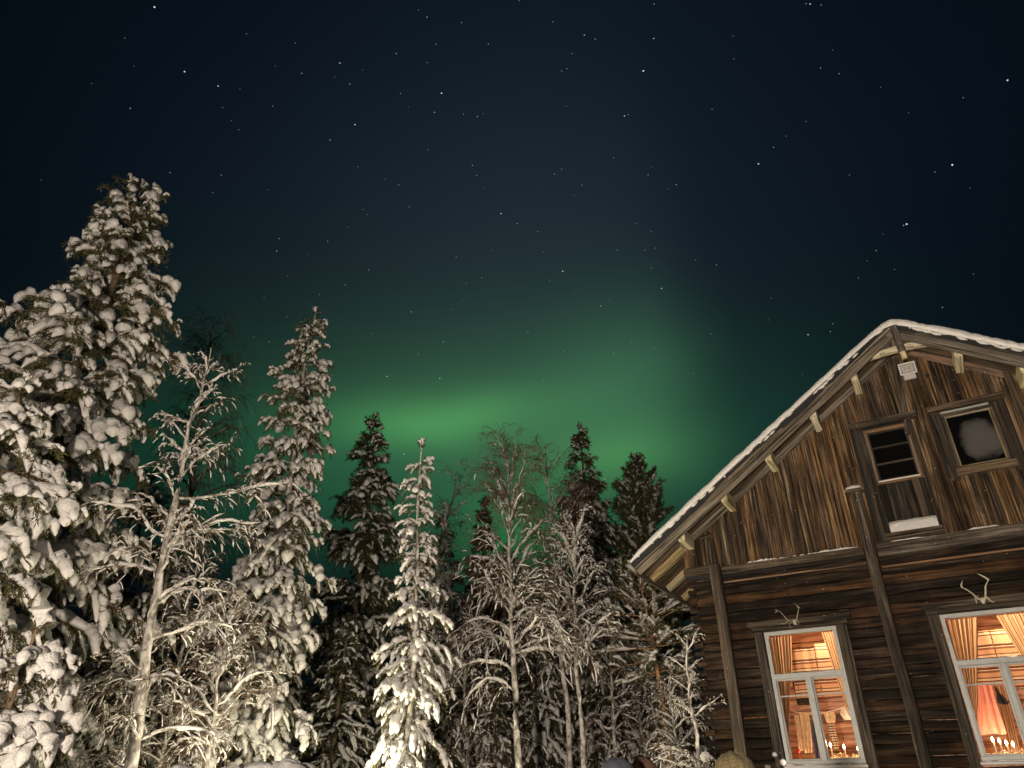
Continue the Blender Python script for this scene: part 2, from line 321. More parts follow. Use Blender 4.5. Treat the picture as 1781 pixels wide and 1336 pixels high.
# ------------------------------------------------------------------ timber builder (grain coordinates run along each timber)
class MB:
    def __init__(s): s.V = []; s.F = []; s.G = []; s.N = []; s.n = 0
    def add(s, V, F, G, r):
        s.V.append(np.asarray(V, float)); s.F.append(np.asarray(F)+s.n); s.G.append(np.asarray(G, float)); s.N.append(np.full(len(V), r)); s.n += len(V)
    def beam(s, a, b, w, h, up=(0, 0, 1), seg=0.5, bev=0.012, jit=0.004, bow=0.0, rnd=None, cut0=0.0, cut1=0.0):
        """rounded-edge timber from a to b; w across, h along 'up'; cut0/cut1 slant the ends (metres per unit of h)"""
        a = np.array(a, float); b = np.array(b, float); d = b-a; L = np.linalg.norm(d); t = d/L
        up = np.array(up, float); sd = np.cross(t, up); sd /= np.linalg.norm(sd); up = np.cross(sd, t)
        k = max(2, int(math.ceil(L/seg))+1); bev = min(bev, w*0.45, h*0.45)
        c = 0.41*bev
        pr = []
        for sx, sy in ((1, 1), (-1, 1), (-1, -1), (1, -1)):
            p1 = (sx*w/2, sy*(h/2-bev)); pm = (sx*(w/2-c*0.7), sy*(h/2-c*0.7)); p2 = (sx*(w/2-bev), sy*h/2)
            pr += [p1, pm, p2] if sx*sy > 0 else [p2, pm, p1]
        pr = np.array(pr); m = len(pr)
        r = random.random() if rnd is None else rnd
        ss = np.linspace(0, L, k); V = []; G = []
        go = np.array([random.random()*60, random.random()*60, random.random()*60])
        ph = [random.random()*6.28 for _ in range(4)]
        for i, q in enumerate(ss):
            wob = np.array([math.sin(q*1.7+ph[0])+0.5*math.sin(q*4.1+ph[1]), math.sin(q*1.3+ph[2])+0.5*math.sin(q*3.7+ph[3])])*bow
            J = (np.random.rand(m, 2)-0.5)*2*jit
            off = pr+J+wob
            sl = np.zeros(m)
            if i == 0: sl = pr[:, 1]*cut0
            if i == k-1: sl = pr[:, 1]*cut1
            V.append(a+t*(q+sl)[:, None]+sd*off[:, :1]+up*off[:, 1:])
            G.append(np.column_stack([np.full(m, q), pr[:, 0], pr[:, 1]])+go)
        V = np.concatenate(V); G = np.concatenate(G); F = []
        for i in range(k-1):
            for j in range(m):
                j2 = (j+1) % m; F.append((i*m+j, (i+1)*m+j, (i+1)*m+j2, i*m+j2))
        for base, flip in ((0, False), ((k-1)*m, True)):
            cidx = [base+j for j in range(m)]
            for j in range(1, m-2, 2):
                q = (cidx[0], cidx[j], cidx[j+1], cidx[j+2]); F.append(q if not flip else q[::-1])
        # closing sliver of the cap (odd fan)
        s.add(V, F, G, r)
    def quad(s, pts, g=None, r=None):
        s.add(pts, [(0, 1, 2, 3)], pts if g is None else g, random.random() if r is None else r)
    def build(s, name, m, parent=None, smooth=False):
        o = mesh_np(name, np.concatenate(s.V), np.concatenate(s.F), m, parent, smooth, np.concatenate(s.G), np.concatenate(s.N))
        return o
np.random.seed(11)
def one(name, m, parent, *a, **k):
    b = MB(); b.beam(*a, **k); return b.build(name, m, parent)

def norm(v): return v/np.maximum(np.linalg.norm(v, axis=-1, keepdims=True), 1e-9)
def tubes(P, Rr, S=6, flat=1.0, up=0.0, lump=0.0, rng=None):
    """N bent tubes at once: P (N,K,3), Rr (N,K)"""
    N, K, _ = P.shape
    T = norm(np.gradient(P, axis=1)); ref = np.array([0, 0, 1.0])
    sd = np.cross(T, ref); ln = np.linalg.norm(sd, axis=-1, keepdims=True)
    sd = np.where(ln < 0.05, np.array([1.0, 0, 0]), sd/np.maximum(ln, 1e-6)); nr = np.cross(sd, T)
    a = np.arange(S)*2*np.pi/S; ca = np.cos(a); sa = np.where(np.sin(a) < 0, np.sin(a)*flat, np.sin(a))
    RR = Rr[..., None]*np.ones(S)
    if lump: RR = RR*(1+lump*(rng.random((N, K, S))*2-1))
    V = P[:, :, None]+RR[..., None]*(ca[:, None]*sd[:, :, None]+sa[:, None]*nr[:, :, None])
    V[..., 2] += up*Rr[..., None]
    i = np.arange(K-1)[:, None]*S; j = np.arange(S)[None]; j2 = (j+1) % S
    f = np.stack([i+j, i+S+j, i+S+j2, i+j2], -1).reshape(-1, 4)[None]+(np.arange(N)*K*S)[:, None, None]
    return V.reshape(-1, 3), f.reshape(-1, 4)
def joinVF(parts):
    V = []; F = []; n = 0
    for v, f in parts: V.append(v); F.append(f+n); n += len(v)
    return np.concatenate(V), np.concatenate(F)
def cards(B, D, L, W, rng):
    """thin needle sprigs"""
    sd = norm(np.cross(D, rng.normal(size=D.shape)))*W[:, None]*0.5
    V = np.stack([B, B+D*L[:, None]*0.45+sd, B+D*L[:, None], B+D*L[:, None]*0.45-sd], 1).reshape(-1, 3)
    return V, (np.arange(len(B))[:, None]*4+np.arange(4)[None])
def along(P, idx, s):
    K = P.shape[1]; x = np.clip(s, 0, 0.9999)*(K-1); i = x.astype(int); f = (x-i)[:, None]
    return P[idx, i]*(1-f)+P[idx, i+1]*f, norm(P[idx, i+1]-P[idx, i])
def curve(base, D, L, K, droop, rng, wig=0.06, rise=0.0):
    q = np.linspace(0, 1, K)[None, :, None]; n = len(base)
    P = base[:, None]+D[:, None]*L[:, None, None]*q
    P[..., 2] += (-droop*L)[:, None]*q[..., 0]**2+rise*L[:, None]*q[..., 0]
    w = np.cumsum(rng.normal(size=(n, K, 3))*wig*L[:, None, None]/K, axis=1); w[:, 0] = 0
    return P+w
def snowq(K): return (1-np.cos(np.pi*np.linspace(0, 1, K)))/2
def snowprof(n, K, r0, rng):
    """rounded ends, two to four swellings along the twig, fattest towards the tip"""
    x = snowq(K)[None]; ph = rng.random((n, 1))*3.1; nb = 1.6+2.2*rng.random((n, 1))
    p = np.sqrt(np.clip(1-(2*x-1)**2, 0, 1))**0.8*(0.62+0.38*x)*(0.52+0.58*np.abs(np.sin(np.pi*nb*x+ph)))
    return np.maximum(r0[:, None]*p*(0.85+0.3*rng.random((n, K))), 0.003)

# ------------------------------------------------------------------ conifers
def conifer(name, loc, H, prof, seed, label=None, cat='tree', group=None, z0=0.5, step=0.33, per=5, snow=0.6, blob=0.10, twig=0.42,
            dens=1.0, needle=0.11, nw=0.02, elev=(-18, 38), sag=(0.45, 0.1), trunk_r=0.13, fol='needles', bark='spruce_bark', style='spruce',
            lean=(0, 0), snow_top=None, jag=0.35, hang=0.6, leader=0.5, sides=9):
    rng = np.random.default_rng(seed)
    root = empty(name, tuple(loc), 0, label, cat, group)
    lean = np.array([lean[0], lean[1], 0.0])
    def stem(h): return np.column_stack([lean[0]*(h/H)**1.3+0.05*np.sin(h*0.9+seed), lean[1]*(h/H)**1.3+0.05*np.cos(h*0.7+seed), h])
    hs = np.linspace(-0.4, H, 16); tp = stem(np.clip(hs, 0, H)); tp[:, 2] = hs
    tv, tf = tubes(tp[None], (trunk_r*(1-np.clip(hs/H, 0, 1))**0.8+0.012)[None], 10)
    mesh_np('trunk', tv, tf, M[bark], root)
    wh = np.arange(z0, H-leader*0.5, step); wh = wh+rng.normal(size=len(wh))*step*0.22
    h = np.repeat(wh, per)+rng.normal(size=len(wh)*per)*step*0.25; h = np.clip(h, z0*0.8, H-0.12)
    az = np.tile(np.arange(per)*2*np.pi/per, len(wh))+np.repeat(rng.random(len(wh))*6.28, per)+rng.normal(size=len(h))*0.3
    pz, pr = np.array(prof).T
    L = np.interp(h, pz, pr)*(1-jag+jag*1.5*rng.random(len(h)))
    L *= 1+0.16*np.sin(h*2.1+az*2+seed)+0.10*np.sin(h*4.7-az+seed*2)
    L = np.maximum(L, 0.10)
    tt = (h-z0)/(H-z0)
    e0 = np.radians(elev[0]+(elev[1]-elev[0])*tt**1.2+rng.normal(size=len(h))*7)
    sg = sag[0]+(sag[1]-sag[0])*tt
    q = np.linspace(0, 1, 7)[None]
    r_ = L[:, None]*q*np.cos(e0)[:, None]; zz = L[:, None]*(np.sin(e0)[:, None]*q-sg[:, None]*q**2+0.10*q**4)
    P = stem(h)[:, None]+np.stack([r_*np.cos(az)[:, None], r_*np.sin(az)[:, None], zz], -1)
    w = np.cumsum(rng.normal(size=P.shape)*0.02*L[:, None, None], axis=1); w[:, 0] = 0; P = P+w
    bv = [tubes(P, (0.008+0.016*L[:, None])*(1.05-q)*0.8, 4)]
    nt = np.clip((L/0.115*dens).astype(int), 3, 26)
    bi = np.repeat(np.arange(len(h)), nt); s = rng.random(len(bi))**0.8*0.88+0.12
    B, T = along(P, bi, s)
    sd = norm(np.cross(T, np.array([0, 0, 1.0])))*np.where(rng.random(len(bi)) < 0.5, 1, -1)[:, None]
    if style == 'pine':
        D = norm(T*0.8+sd*(0.5+0.4*rng.random((len(bi), 1)))+np.array([0, 0, 0.45])+rng.normal(size=B.shape)*0.2); dr = rng.random(len(bi))*0.25
    else:
        D = norm(T*0.75+sd*(0.45+0.5*rng.random((len(bi), 1)))+np.array([0, 0, -0.05])+rng.normal(size=B.shape)*0.16); dr = 0.25+hang*rng.random(len(bi))
    l = twig*(0.5+0.55*(1-s))*np.minimum(1.15, L[bi]**0.6)*(0.6+0.7*rng.random(len(bi)))+0.07
    # the tip of every branch carries a sprig too
    B = np.concatenate([B, P[:, -1]]); D = np.concatenate([D, norm(P[:, -1]-P[:, -2])]); l = np.concatenate([l, 0.14+0.10*rng.random(len(h))]); dr = np.concatenate([dr, np.full(len(h), 0.35)])
    zrel = np.concatenate([tt[bi], tt])
    # the leader
    nl = 6; B = np.concatenate([B, np.tile(stem(np.array([H-0.15])), (nl, 1))]); D = np.concatenate([D, norm(rng.normal(size=(nl, 3))*0.35+np.array([0, 0, 1.0]))])
    l = np.concatenate([l, 0.12+0.15*rng.random(nl)]); dr = np.concatenate([dr, np.zeros(nl)]); zrel = np.concatenate([zrel, np.ones(nl)])
    Q = curve(B, D, l, 5, dr, rng)
    bv.append(tubes(Q, np.linspace(0.008, 0.003, 5)[None]*np.ones((len(Q), 1)), 3))
    ns = np.maximum(4, (l/0.015*dens).astype(int)); si = np.repeat(np.arange(len(Q)), ns)
    sB, sT = along(Q, si, rng.random(len(si)))
    if style == 'pine': sD = norm(sT*0.7+rng.normal(size=sB.shape)*0.75+np.array([0, 0, 0.25]))
    else: sD = norm(sT*0.7+rng.normal(size=sB.shape)*0.68+np.array([0, 0, -0.38]))
    bi2 = np.repeat(np.arange(len(P)), np.maximum(4, (L/0.03*dens).astype(int))); bB, bT = along(P, bi2, rng.random(len(bi2)))
    bD = norm(bT*0.5+rng.normal(size=bB.shape)*0.6+np.array([0, 0, -0.3]))
    cB = np.concatenate([sB, bB]); cD = np.concatenate([sD, bD]); n = len(cB)
    fv = cards(cB, cD, needle*(0.6+0.8*rng.random(n)), nw*(0.7+0.6*rng.random(n)), rng)
    mesh_multi('crown', [(*fv, M[fol], False), (*joinVF(bv), M[bark], True)], root)
    # snow lying along twigs and boughs
    pt = snow if snow_top is None else snow+(snow_top-snow)*zrel
    keep = rng.random(len(Q)) < pt; K = 12
    Qk = Q[keep]; m = len(Qk); qq = 0.12+0.88*snowq(K)
    ii = np.repeat(np.arange(m), K); SP = along(Qk, ii, np.tile(qq, m))[0].reshape(m, K, 3)
    SP += np.array([0, 0, 0.25])*blob*np.sin(np.pi*qq)[None, :, None]
    r0 = blob*(0.45+0.85*rng.random(m)**1.5)*np.clip((l[keep]/0.35)**0.6, 0.5, 1.3)
    sv = [tubes(SP, snowprof(m, K, r0, rng), sides, 0.42, 0.45, 0.11, rng)]
    kb = np.where(rng.random(len(P)) < (snow if snow_top is None else snow+(snow_top-snow)*tt)*0.95)[0]
    if len(kb):
        m = len(kb); qs = 0.22+0.80*snowq(13); ii = np.repeat(kb, 13); SP = along(P, ii, np.tile(qs, m))[0].reshape(m, 13, 3)
        r0 = blob*(0.75+0.5*rng.random(m))*np.clip(L[kb], 0.35, 1.5)**0.5
        sv.append(tubes(SP, snowprof(m, 13, r0, rng), sides+1, 0.42, 0.45, 0.12, rng))
    tag(mesh_np('snow_load', *joinVF(sv), M['snow'], root), kind='stuff')
    return root

# ------------------------------------------------------------------ birches and other bare trees
def birch(name, trunk, seed, label=None, cat='tree', group=None, r=0.10, limbs=34, t0=0.25, Lf=((0, 1.6), (1, 0.5)), e=(25, 62), sag=(0.55, 0.15),
          snow=((0, 0.9), (0.7, 0.8), (1, 0.2)), sr=0.045, sub=7, subl=0.5, ter=4, bark='birch_bark', twigm='twig_bark', hang=0.5, explicit=(), tertw=0.0045, wig=0.22, fine=1.0):
    rng = np.random.default_rng(seed)
    tr = np.array(trunk, float); org = tr[0].copy(); org[2] = 0; tr = tr-org
    root = empty(name, tuple(org), 0, label, cat, group)
    d = np.concatenate([[0], np.cumsum(np.linalg.norm(np.diff(tr, axis=0), axis=1))]); d /= d[-1]
    ts = np.linspace(0, 1, 28)
    tp = np.column_stack([np.interp(ts, d, tr[:, i]) for i in range(3)])
    ker = np.array([1, 2, 1])/4
    for _ in range(3):
        for i in range(3): tp[1:-1, i] = np.convolve(tp[:, i], ker, 'valid')
    w = np.cumsum(rng.normal(size=tp.shape)*0.018, axis=0)*np.array([1, 1, 0]); tp += w-w[:1]
    H = tp[-1, 2]
    tv = tubes(tp[None], (r*(1-ts)**0.75+0.008)[None], 10, lump=0.06, rng=rng)
    mesh_np('trunk', *tv, M[bark], root)
    t = np.sort(t0+(0.985-t0)*rng.random(limbs)**0.9); az = np.arange(limbs)*2.4+rng.normal(size=limbs)*0.5
    L = np.interp(t, *np.array(Lf).T)*(0.6+0.7*rng.random(limbs))
    e0 = np.radians(e[0]+(e[1]-e[0])*t+rng.normal(size=limbs)*8); sg = sag[0]+(sag[1]-sag[0])*t
    for (tx, ax, lx, ex, sx) in explicit:
        t = np.append(t, tx); az = np.append(az, ax); L = np.append(L, lx); e0 = np.append(e0, R_(ex)); sg = np.append(sg, sx)
    ii = np.zeros(len(t), int); B = along(tp[None], ii, t)[0]
    D = np.column_stack([np.cos(az)*np.cos(e0), np.sin(az)*np.cos(e0), np.sin(e0)])
    P1 = curve(B, D, L, 10, sg, rng, wig)
    x = np.linspace(0, 1, 10)[None]
    r1 = (0.006+0.012*L[:, None])*(1.03-x)**0.8
    n2 = np.maximum(3, (L*sub).astype(int)); i2 = np.repeat(np.arange(len(t)), n2); s2 = 0.15+0.85*rng.random(len(i2))
    B2, T2 = along(P1, i2, s2); sd = norm(np.cross(T2, np.array([0, 0, 1.0])))*np.where(rng.random(len(i2)) < 0.5, 1, -1)[:, None]
    D2 = norm(T2*0.8+sd*(0.3+0.6*rng.random((len(i2), 1)))+np.array([0, 0, 0.25])*rng.normal(size=(len(i2), 1))); l2 = subl*(0.5+0.8*rng.random(len(i2)))*np.clip(L[i2], 0.4, 1.4)**0.7*(1.1-0.6*s2)
    P2 = curve(B2, D2, l2, 7, 0.15+hang*rng.random(len(i2)), rng, wig)
    i3 = np.repeat(np.arange(len(i2)), ter); B3, T3 = along(P2, i3, 0.1+0.9*rng.random(len(i3)))
    D3 = norm(T3*0.8+rng.normal(size=B3.shape)*0.5); l3 = l2[i3]*(0.3+0.45*rng.random(len(i3)))
    P3 = curve(B3, D3, l3, 5, hang*(0.4+1.0*rng.random(len(i3))), rng, wig)
    tw = [tubes(P2, (0.0068*(1.1-np.linspace(0, 1, 7)))[None]*np.ones((len(P2), 1)), 4), tubes(P3, (tertw*(1.2-np.linspace(0, 1, 5)))[None]*np.ones((len(P3), 1)), 3)]
    mesh_multi('crown', [(*tubes(P1, r1, 6), M[bark], True), (*joinVF(tw), M[twigm], True)], root)
    sz = np.array(snow).T
    sv = []
    for P, K, rr, f, reps, ln in ((P1, 13, sr*np.clip(L, 0.5, 1.6)**0.5, 1.0, 1, 0.85), (P2, 6, np.full(len(P2), sr*0.60), 0.62, 2, 0.38), (P3, 5, np.full(len(P3), sr*0.42), 0.33, 2, 0.42)):
        pz = np.interp(P[:, 0, 2]/H, *sz)*f*fine
        for _ in range(reps):
            k = np.where(rng.random(len(P)) < pz)[0]
            if not len(k): continue
            m = len(k); w = ln*(0.6+0.6*rng.random(m)); a0 = rng.random(m)*np.maximum(0.02, 1-w); a1 = np.minimum(1.0, a0+w)
            qs = a0[:, None]+(a1-a0)[:, None]*snowq(K)[None]
            SP = along(P, np.repeat(k, K), qs.ravel())[0].reshape(m, K, 3)
            rad = rr[k][:, None]*(0.5+0.8*rng.random((m, K)))*np.sqrt(np.clip(1-(2*snowq(K)[None]-1)**2, 0.01, 1))
            sv.append(tubes(SP, rad, 6, 0.45, 0.55, 0.15, rng))
    if sv: tag(mesh_np('snow_load', *joinVF(sv), M['snow'], root), kind='stuff')
    return root

# ================================================================== SETTING: snow ground
def ground():
    xs = np.concatenate([-np.geomspace(500, 22, 14), np.arange(-20, 20.1, 0.5), np.geomspace(22, 500, 14)])
    ys = np.concatenate([-np.geomspace(500, 8, 12), np.arange(-6, 45.1, 0.5), np.geomspace(48, 600, 14)])
    X, Y = np.meshgrid(xs, ys); Z = 0.10*np.sin(X*0.9+1)*np.sin(Y*0.7)+0.05*np.sin(X*2.1+Y*1.3)
    Z = Z*np.clip((np.hypot(X, Y)-2)/6, 0, 1)-0.02
    V = np.column_stack([X.ravel(), Y.ravel(), Z.ravel()]); nx = len(xs); i = np.arange(len(ys)-1)[:, None]*nx+np.arange(nx-1)[None]
    F = np.stack([i, i+1, i+nx+1, i+nx], -1).reshape(-1, 4)
    tag(mesh_np('snow_ground', V, F, M['ground_snow']), kind='structure')
ground()
def snow_bank():
    rng = np.random.default_rng(5); a = np.array([-6.6, 11.5]); b = np.array([-2.1, 10.7]); n, m = 260, 90
    t = np.linspace(0, 1, n)[:, None]; w = np.linspace(-1, 1, m)[None]
    top = np.interp(t, [0, 0.45, 0.53, 0.62, 0.78, 0.94, 1.0], [1.70, 1.92, 1.84, 1.93, 1.96, 1.84, 0.9])
    h = top*(1-np.abs(w)**2.2)**0.8
    X = a[0]+(b[0]-a[0])*t+0*w; Y = a[1]+(b[1]-a[1])*t+w*1.6
    lum = 0
    for k in range(260):
        cx, cy, rr = rng.random()*1.0, rng.random()*2-1, 0.006+0.035*rng.random()**2
        lum = np.maximum(lum, (0.03+2.6*rr)*np.sqrt(np.clip(1-((t-cx)/rr*0.9)**2-((w-cy)/(rr*5))**2, 0, 1)))
    Z = h+lum*np.clip(h, 0, 1)+0.03*np.sin(X*9)*np.sin(Y*7)-0.1
    V = np.column_stack([X.ravel(), Y.ravel(), Z.ravel()]); i = np.arange(n-1)[:, None]*m+np.arange(m-1)[None]
    F = np.stack([i, i+m, i+m+1, i+1], -1).reshape(-1, 4)
    tag(mesh_np('snow_bank', V, F, M['ground_snow']), kind='structure')
snow_bank()

# ================================================================== HOUSE
HO = Vector((3.5526, 14.7085, 0.0)); HRZ = math.atan2(-0.49561, 0.868545)
HM = Matrix.Translation(HO) @ Matrix.Rotation(HRZ, 4, 'Z')
def Hw(u, d, z): return HM @ Vector((u, d, z))
house = empty('log_house', HO, HRZ, 'dark weathered two storey log house with snowy gable roof and lit windows', 'house')
RIDGE = 4.88; WID = 9.76; SL = 0.68; EAVE = -0.82; DEEP = 8.4
def S(u): return 9.32-SL*abs(u-RIDGE)
UP = {1: np.array([-SL, 0, 1])/math.hypot(SL, 1), -1: np.array([SL, 0, 1])/math.hypot(SL, 1)}
OPEN = [(1.28, 2.67, 1.86, 4.12), (4.21, 5.70, 1.86, 4.12)]
def walls():
    b = MB(); cb = MB(); sb = MB(); k = 0; z = 0.72
    while z < 5.24:
        cuts = [(u0, u1) for (u0, u1, z0, z1) in OPEN if z0-0.05 < z < z1+0.05]
        segs = []; s = 0.145
        for c0, c1 in cuts: segs.append((s, c0)); s = c1
        segs.append((s, WID))
        r = random.random(); dp = random.uniform(-0.008, 0.008)
        for s0, s1 in segs: b.beam((s0, 0.09+dp, z), (s1, 0.09+dp, z), 0.17, 0.166, seg=0.3, bev=0.026, jit=0.008, bow=0.007, rnd=r)
        cb.beam((-0.02+random.uniform(-0.015, 0.01), 0.075+dp, z+0.04), (0.15, 0.075+dp, z+0.036), 0.175, 0.096, seg=0.1, bev=0.01, jit=0.004, rnd=r)
        sb.beam((0.095, 0.34, z-0.05), (0.095, DEEP-0.3, z-0.05), 0.15, 0.11, seg=1.2, bev=0.02, jit=0.003)
        sb.beam((0.085, 0.06, z+0.035), (0.085, DEEP-0.3, z+0.035), 0.15, 0.09, seg=1.2, bev=0.02, jit=0.003) if False else None
        z += 0.17
    b.build('log_wall', M['log'], house); cb.build('corner_joint', M['log'], house); sb.build('side_wall', M['log'], house)
    one('dark_gap_backing', M['felt'], house, (0.11, 0.25, 0.6), (0.11, 0.25, 5.25), 0.13, 0.17, up=(0, -1, 0), seg=2, jit=0.002)  # added black post behind the notches, so their gaps show as dark shade
    # inner lining so that no light leaks between the logs; plinth, back and far side
    l = MB()
    for u0, u1, z0, z1 in ((0.17, 1.24, 0.3, 5.3), (2.71, 4.17, 0.3, 5.3), (5.74, WID, 0.3, 5.3), (1.24, 2.71, 0.3, 1.84), (1.24, 2.71, 4.14, 5.3), (4.17, 5.74, 0.3, 1.84), (4.17, 5.74, 4.14, 5.3)):
        l.beam(((u0+u1)/2, 0.20, z0), ((u0+u1)/2, 0.20, z1), u1-u0, 0.03, up=(0, 1, 0), seg=3, bev=0.001, jit=0)
    l.build('wall_lining', M['inner_wood'], house)
    o = MB()
    o.beam((WID-0.1, 0.1, 2.9), (WID-0.1, DEEP-0.4, 2.9), 0.2, 5.8, seg=4, bev=0.01, jit=0)
    o.beam((0.2, DEEP-0.5, 2.9), (WID-0.2, DEEP-0.5, 2.9), 0.2, 5.8, seg=4, bev=0.01, jit=0)
    o.beam((0.19, 0.2, 3.2), (0.19, DEEP-0.5, 3.2), 0.04, 5.6, seg=4, bev=0.01, jit=0)
    o.build('rear_wall', M['log'], house)
    # gable backing: a stepped dark screen behind the boards
    g = MB()
    for i in range(20):
        u0 = WID*i/20; u1 = WID*(i+1)/20; zt = min(S(u0), S(u1))+0.1
        g.beam(((u0+u1)/2, 0.10, 5.25), ((u0+u1)/2, 0.10, zt), u1-u0, 0.04, up=(0, 1, 0), seg=4, bev=0.001, jit=0)
    g.build('gable_backing', M['felt'], house)
walls()
def gable():
    b = MB(); u = 0.0; k = 0
    holes = [(3.70, 4.72, 5.3, 7.76), (5.08, 6.30, 6.44, 7.76)]
    while u < WID:
        w = random.uniform(0.085, 0.16); c = u+w/2; r = random.random()
        zt = max(S(c-w/2), S(c+w/2)) - 0.0 + 0.02
        zt = min(zt, min(S(c-w/2), S(c+w/2))+0.11)
        d = -0.012-0.042*(k % 2)+random.uniform(-0.010, 0.010)
        segs = [(5.38+random.uniform(0, 0.03), zt)]
        for h0, h1, a, e in holes:
            if h0 < c < h1: segs = [(e, zt)]+([(5.38, a)] if a > 5.5 else [])
        for z0, z1 in segs:
            if z1-z0 > 0.05:
                b.beam((c, d, z0), (c+random.uniform(-0.012, 0.012), d+random.uniform(-0.008, 0.008), z1), w*(1.12 if k % 2 else 1.0), 0.026, up=(0, -1, 0), seg=0.4, bev=0.005, jit=0.003, bow=0.002, rnd=r)
        u += w*random.uniform(0.93, 1.06); k += 1
    b.build('gable_cladding', M['clad'], house)
    # narrow cover battens on some joints
    t = MB(); u = 0.25
    while u < WID:
        if not (3.62 < u < 4.85 or 5.0 < u < 6.4):
            t.beam((u, -0.062, 5.40), (u+random.uniform(-.02, .02), -0.062, min(S(u-.03), S(u+.03))+0.05), random.uniform(0.03, 0.05), 0.03, up=(0, -1, 0), seg=0.5, bev=0.006, jit=0.003)
        u += random.uniform(0.22, 0.36)
    t.build('cover_batten', M['clad'], house)
gable()
def timbers():
    one('belt_beam', M['post'], house, (-0.03, -0.055, 5.40), (0.50, -0.055, 5.40), 0.10, 0.17, jit=0.006, bow=0.004)
    one('belt_beam', M['post'], house, (0.75, -0.085, 5.335), (3.37, -0.085, 5.335), 0.15, 0.15, jit=0.006, bow=0.005)
    one('belt_beam', M['post'], house, (3.60, -0.085, 5.30), (WID+0.03, -0.085, 5.30), 0.15, 0.24, jit=0.006, bow=0.006)
    one('drip_batten', M['orange_or_lit'], house, (0.74, -0.03, 5.125), (3.37, -0.03, 5.125), 0.05, 0.03, jit=0.002)  # orange colour stands in for warm light on the battens
    one('drip_batten', M['orange_or_lit'], house, (3.60, -0.035, 5.02), (WID, -0.035, 5.02), 0.05, 0.035, jit=0.003, bow=0.006)
    for u0, u1, z in ((0.76, 3.36, 5.412), (3.62, WID, 5.422)):          # powder lying on the ledge
        n = 60; x = np.linspace(u0, u1, n); rr = np.clip(0.016+0.016*np.sin(x*5)+0.012*np.random.randn(n), 0.003, 0.05)
        P = np.column_stack([x, np.full(n, -0.115), np.full(n, z-0.004)])[None]
        mesh_np('ledge_snow', *tubes(P, rr[None], 7, 0.3, 0.2), M['snow'], house)
    one('wall_post', M['post'], house, (0.605, -0.12, 0.7), (0.635, -0.12, 5.46), 0.20, 0.16, up=(0, -1, 0), jit=0.006, bow=0.006)
    one('wall_post', M['post'], house, (0.615, -0.10, 5.455), (0.605, -0.09, 6.02), 0.13, 0.12, up=(0, -1, 0), jit=0.005)
    one('wall_post', M['post'], house, (3.475, -0.13, 0.7), (3.49, -0.13, 6.43), 0.19, 0.17, up=(0, -1, 0), bev=0.05, jit=0.005, bow=0.008)
    one('wall_post', M['post'], house, (9.13, -0.13, 0.7), (9.13, -0.13, 6.03), 0.19, 0.17, up=(0, -1, 0), bev=0.05, jit=0.005)
    one('gable_post', M['clad'], house, (4.80, -0.065, 5.42), (4.99, -0.065, 9.0), 0.17, 0.09, up=(0, -1, 0), jit=0.006, bow=0.012, rnd=0.47)
    one('gable_post', M['post'], house, (4.66, -0.055, 7.4), (4.83, -0.055, 9.05), 0.10, 0.07, up=(0, -1, 0), jit=0.005, bow=0.004)
    one('gable_post', M['post'], house, (6.47, -0.085, 5.42), (6.50, -0.085, 8.27), 0.14, 0.11, up=(0, -1, 0), jit=0.006, bow=0.006)
    one('gable_post', M['clad'], house, (3.60, -0.06, 5.42), (3.56, -0.06, 8.38), 0.13, 0.06, up=(0, -1, 0), jit=0.005, rnd=0.2)
    c = one('post_cap', M['post'], house, (3.33, -0.16, 6.45), (3.63, -0.16, 6.45), 0.26, 0.05, jit=0.004)
    P = np.array([[3.31, -0.17, 6.475], [3.36, -0.17, 6.475], [3.48, -0.17, 6.485], [3.58, -0.17, 6.475], [3.645, -0.17, 6.475]])[None]
    mesh_np('cap_snow', *tubes(P, np.array([[0.01, 0.06, 0.072, 0.065, 0.01]]), 12, 0.3, 0.2, 0.08, np.random.default_rng(2)), M['snow'], c)
timbers()
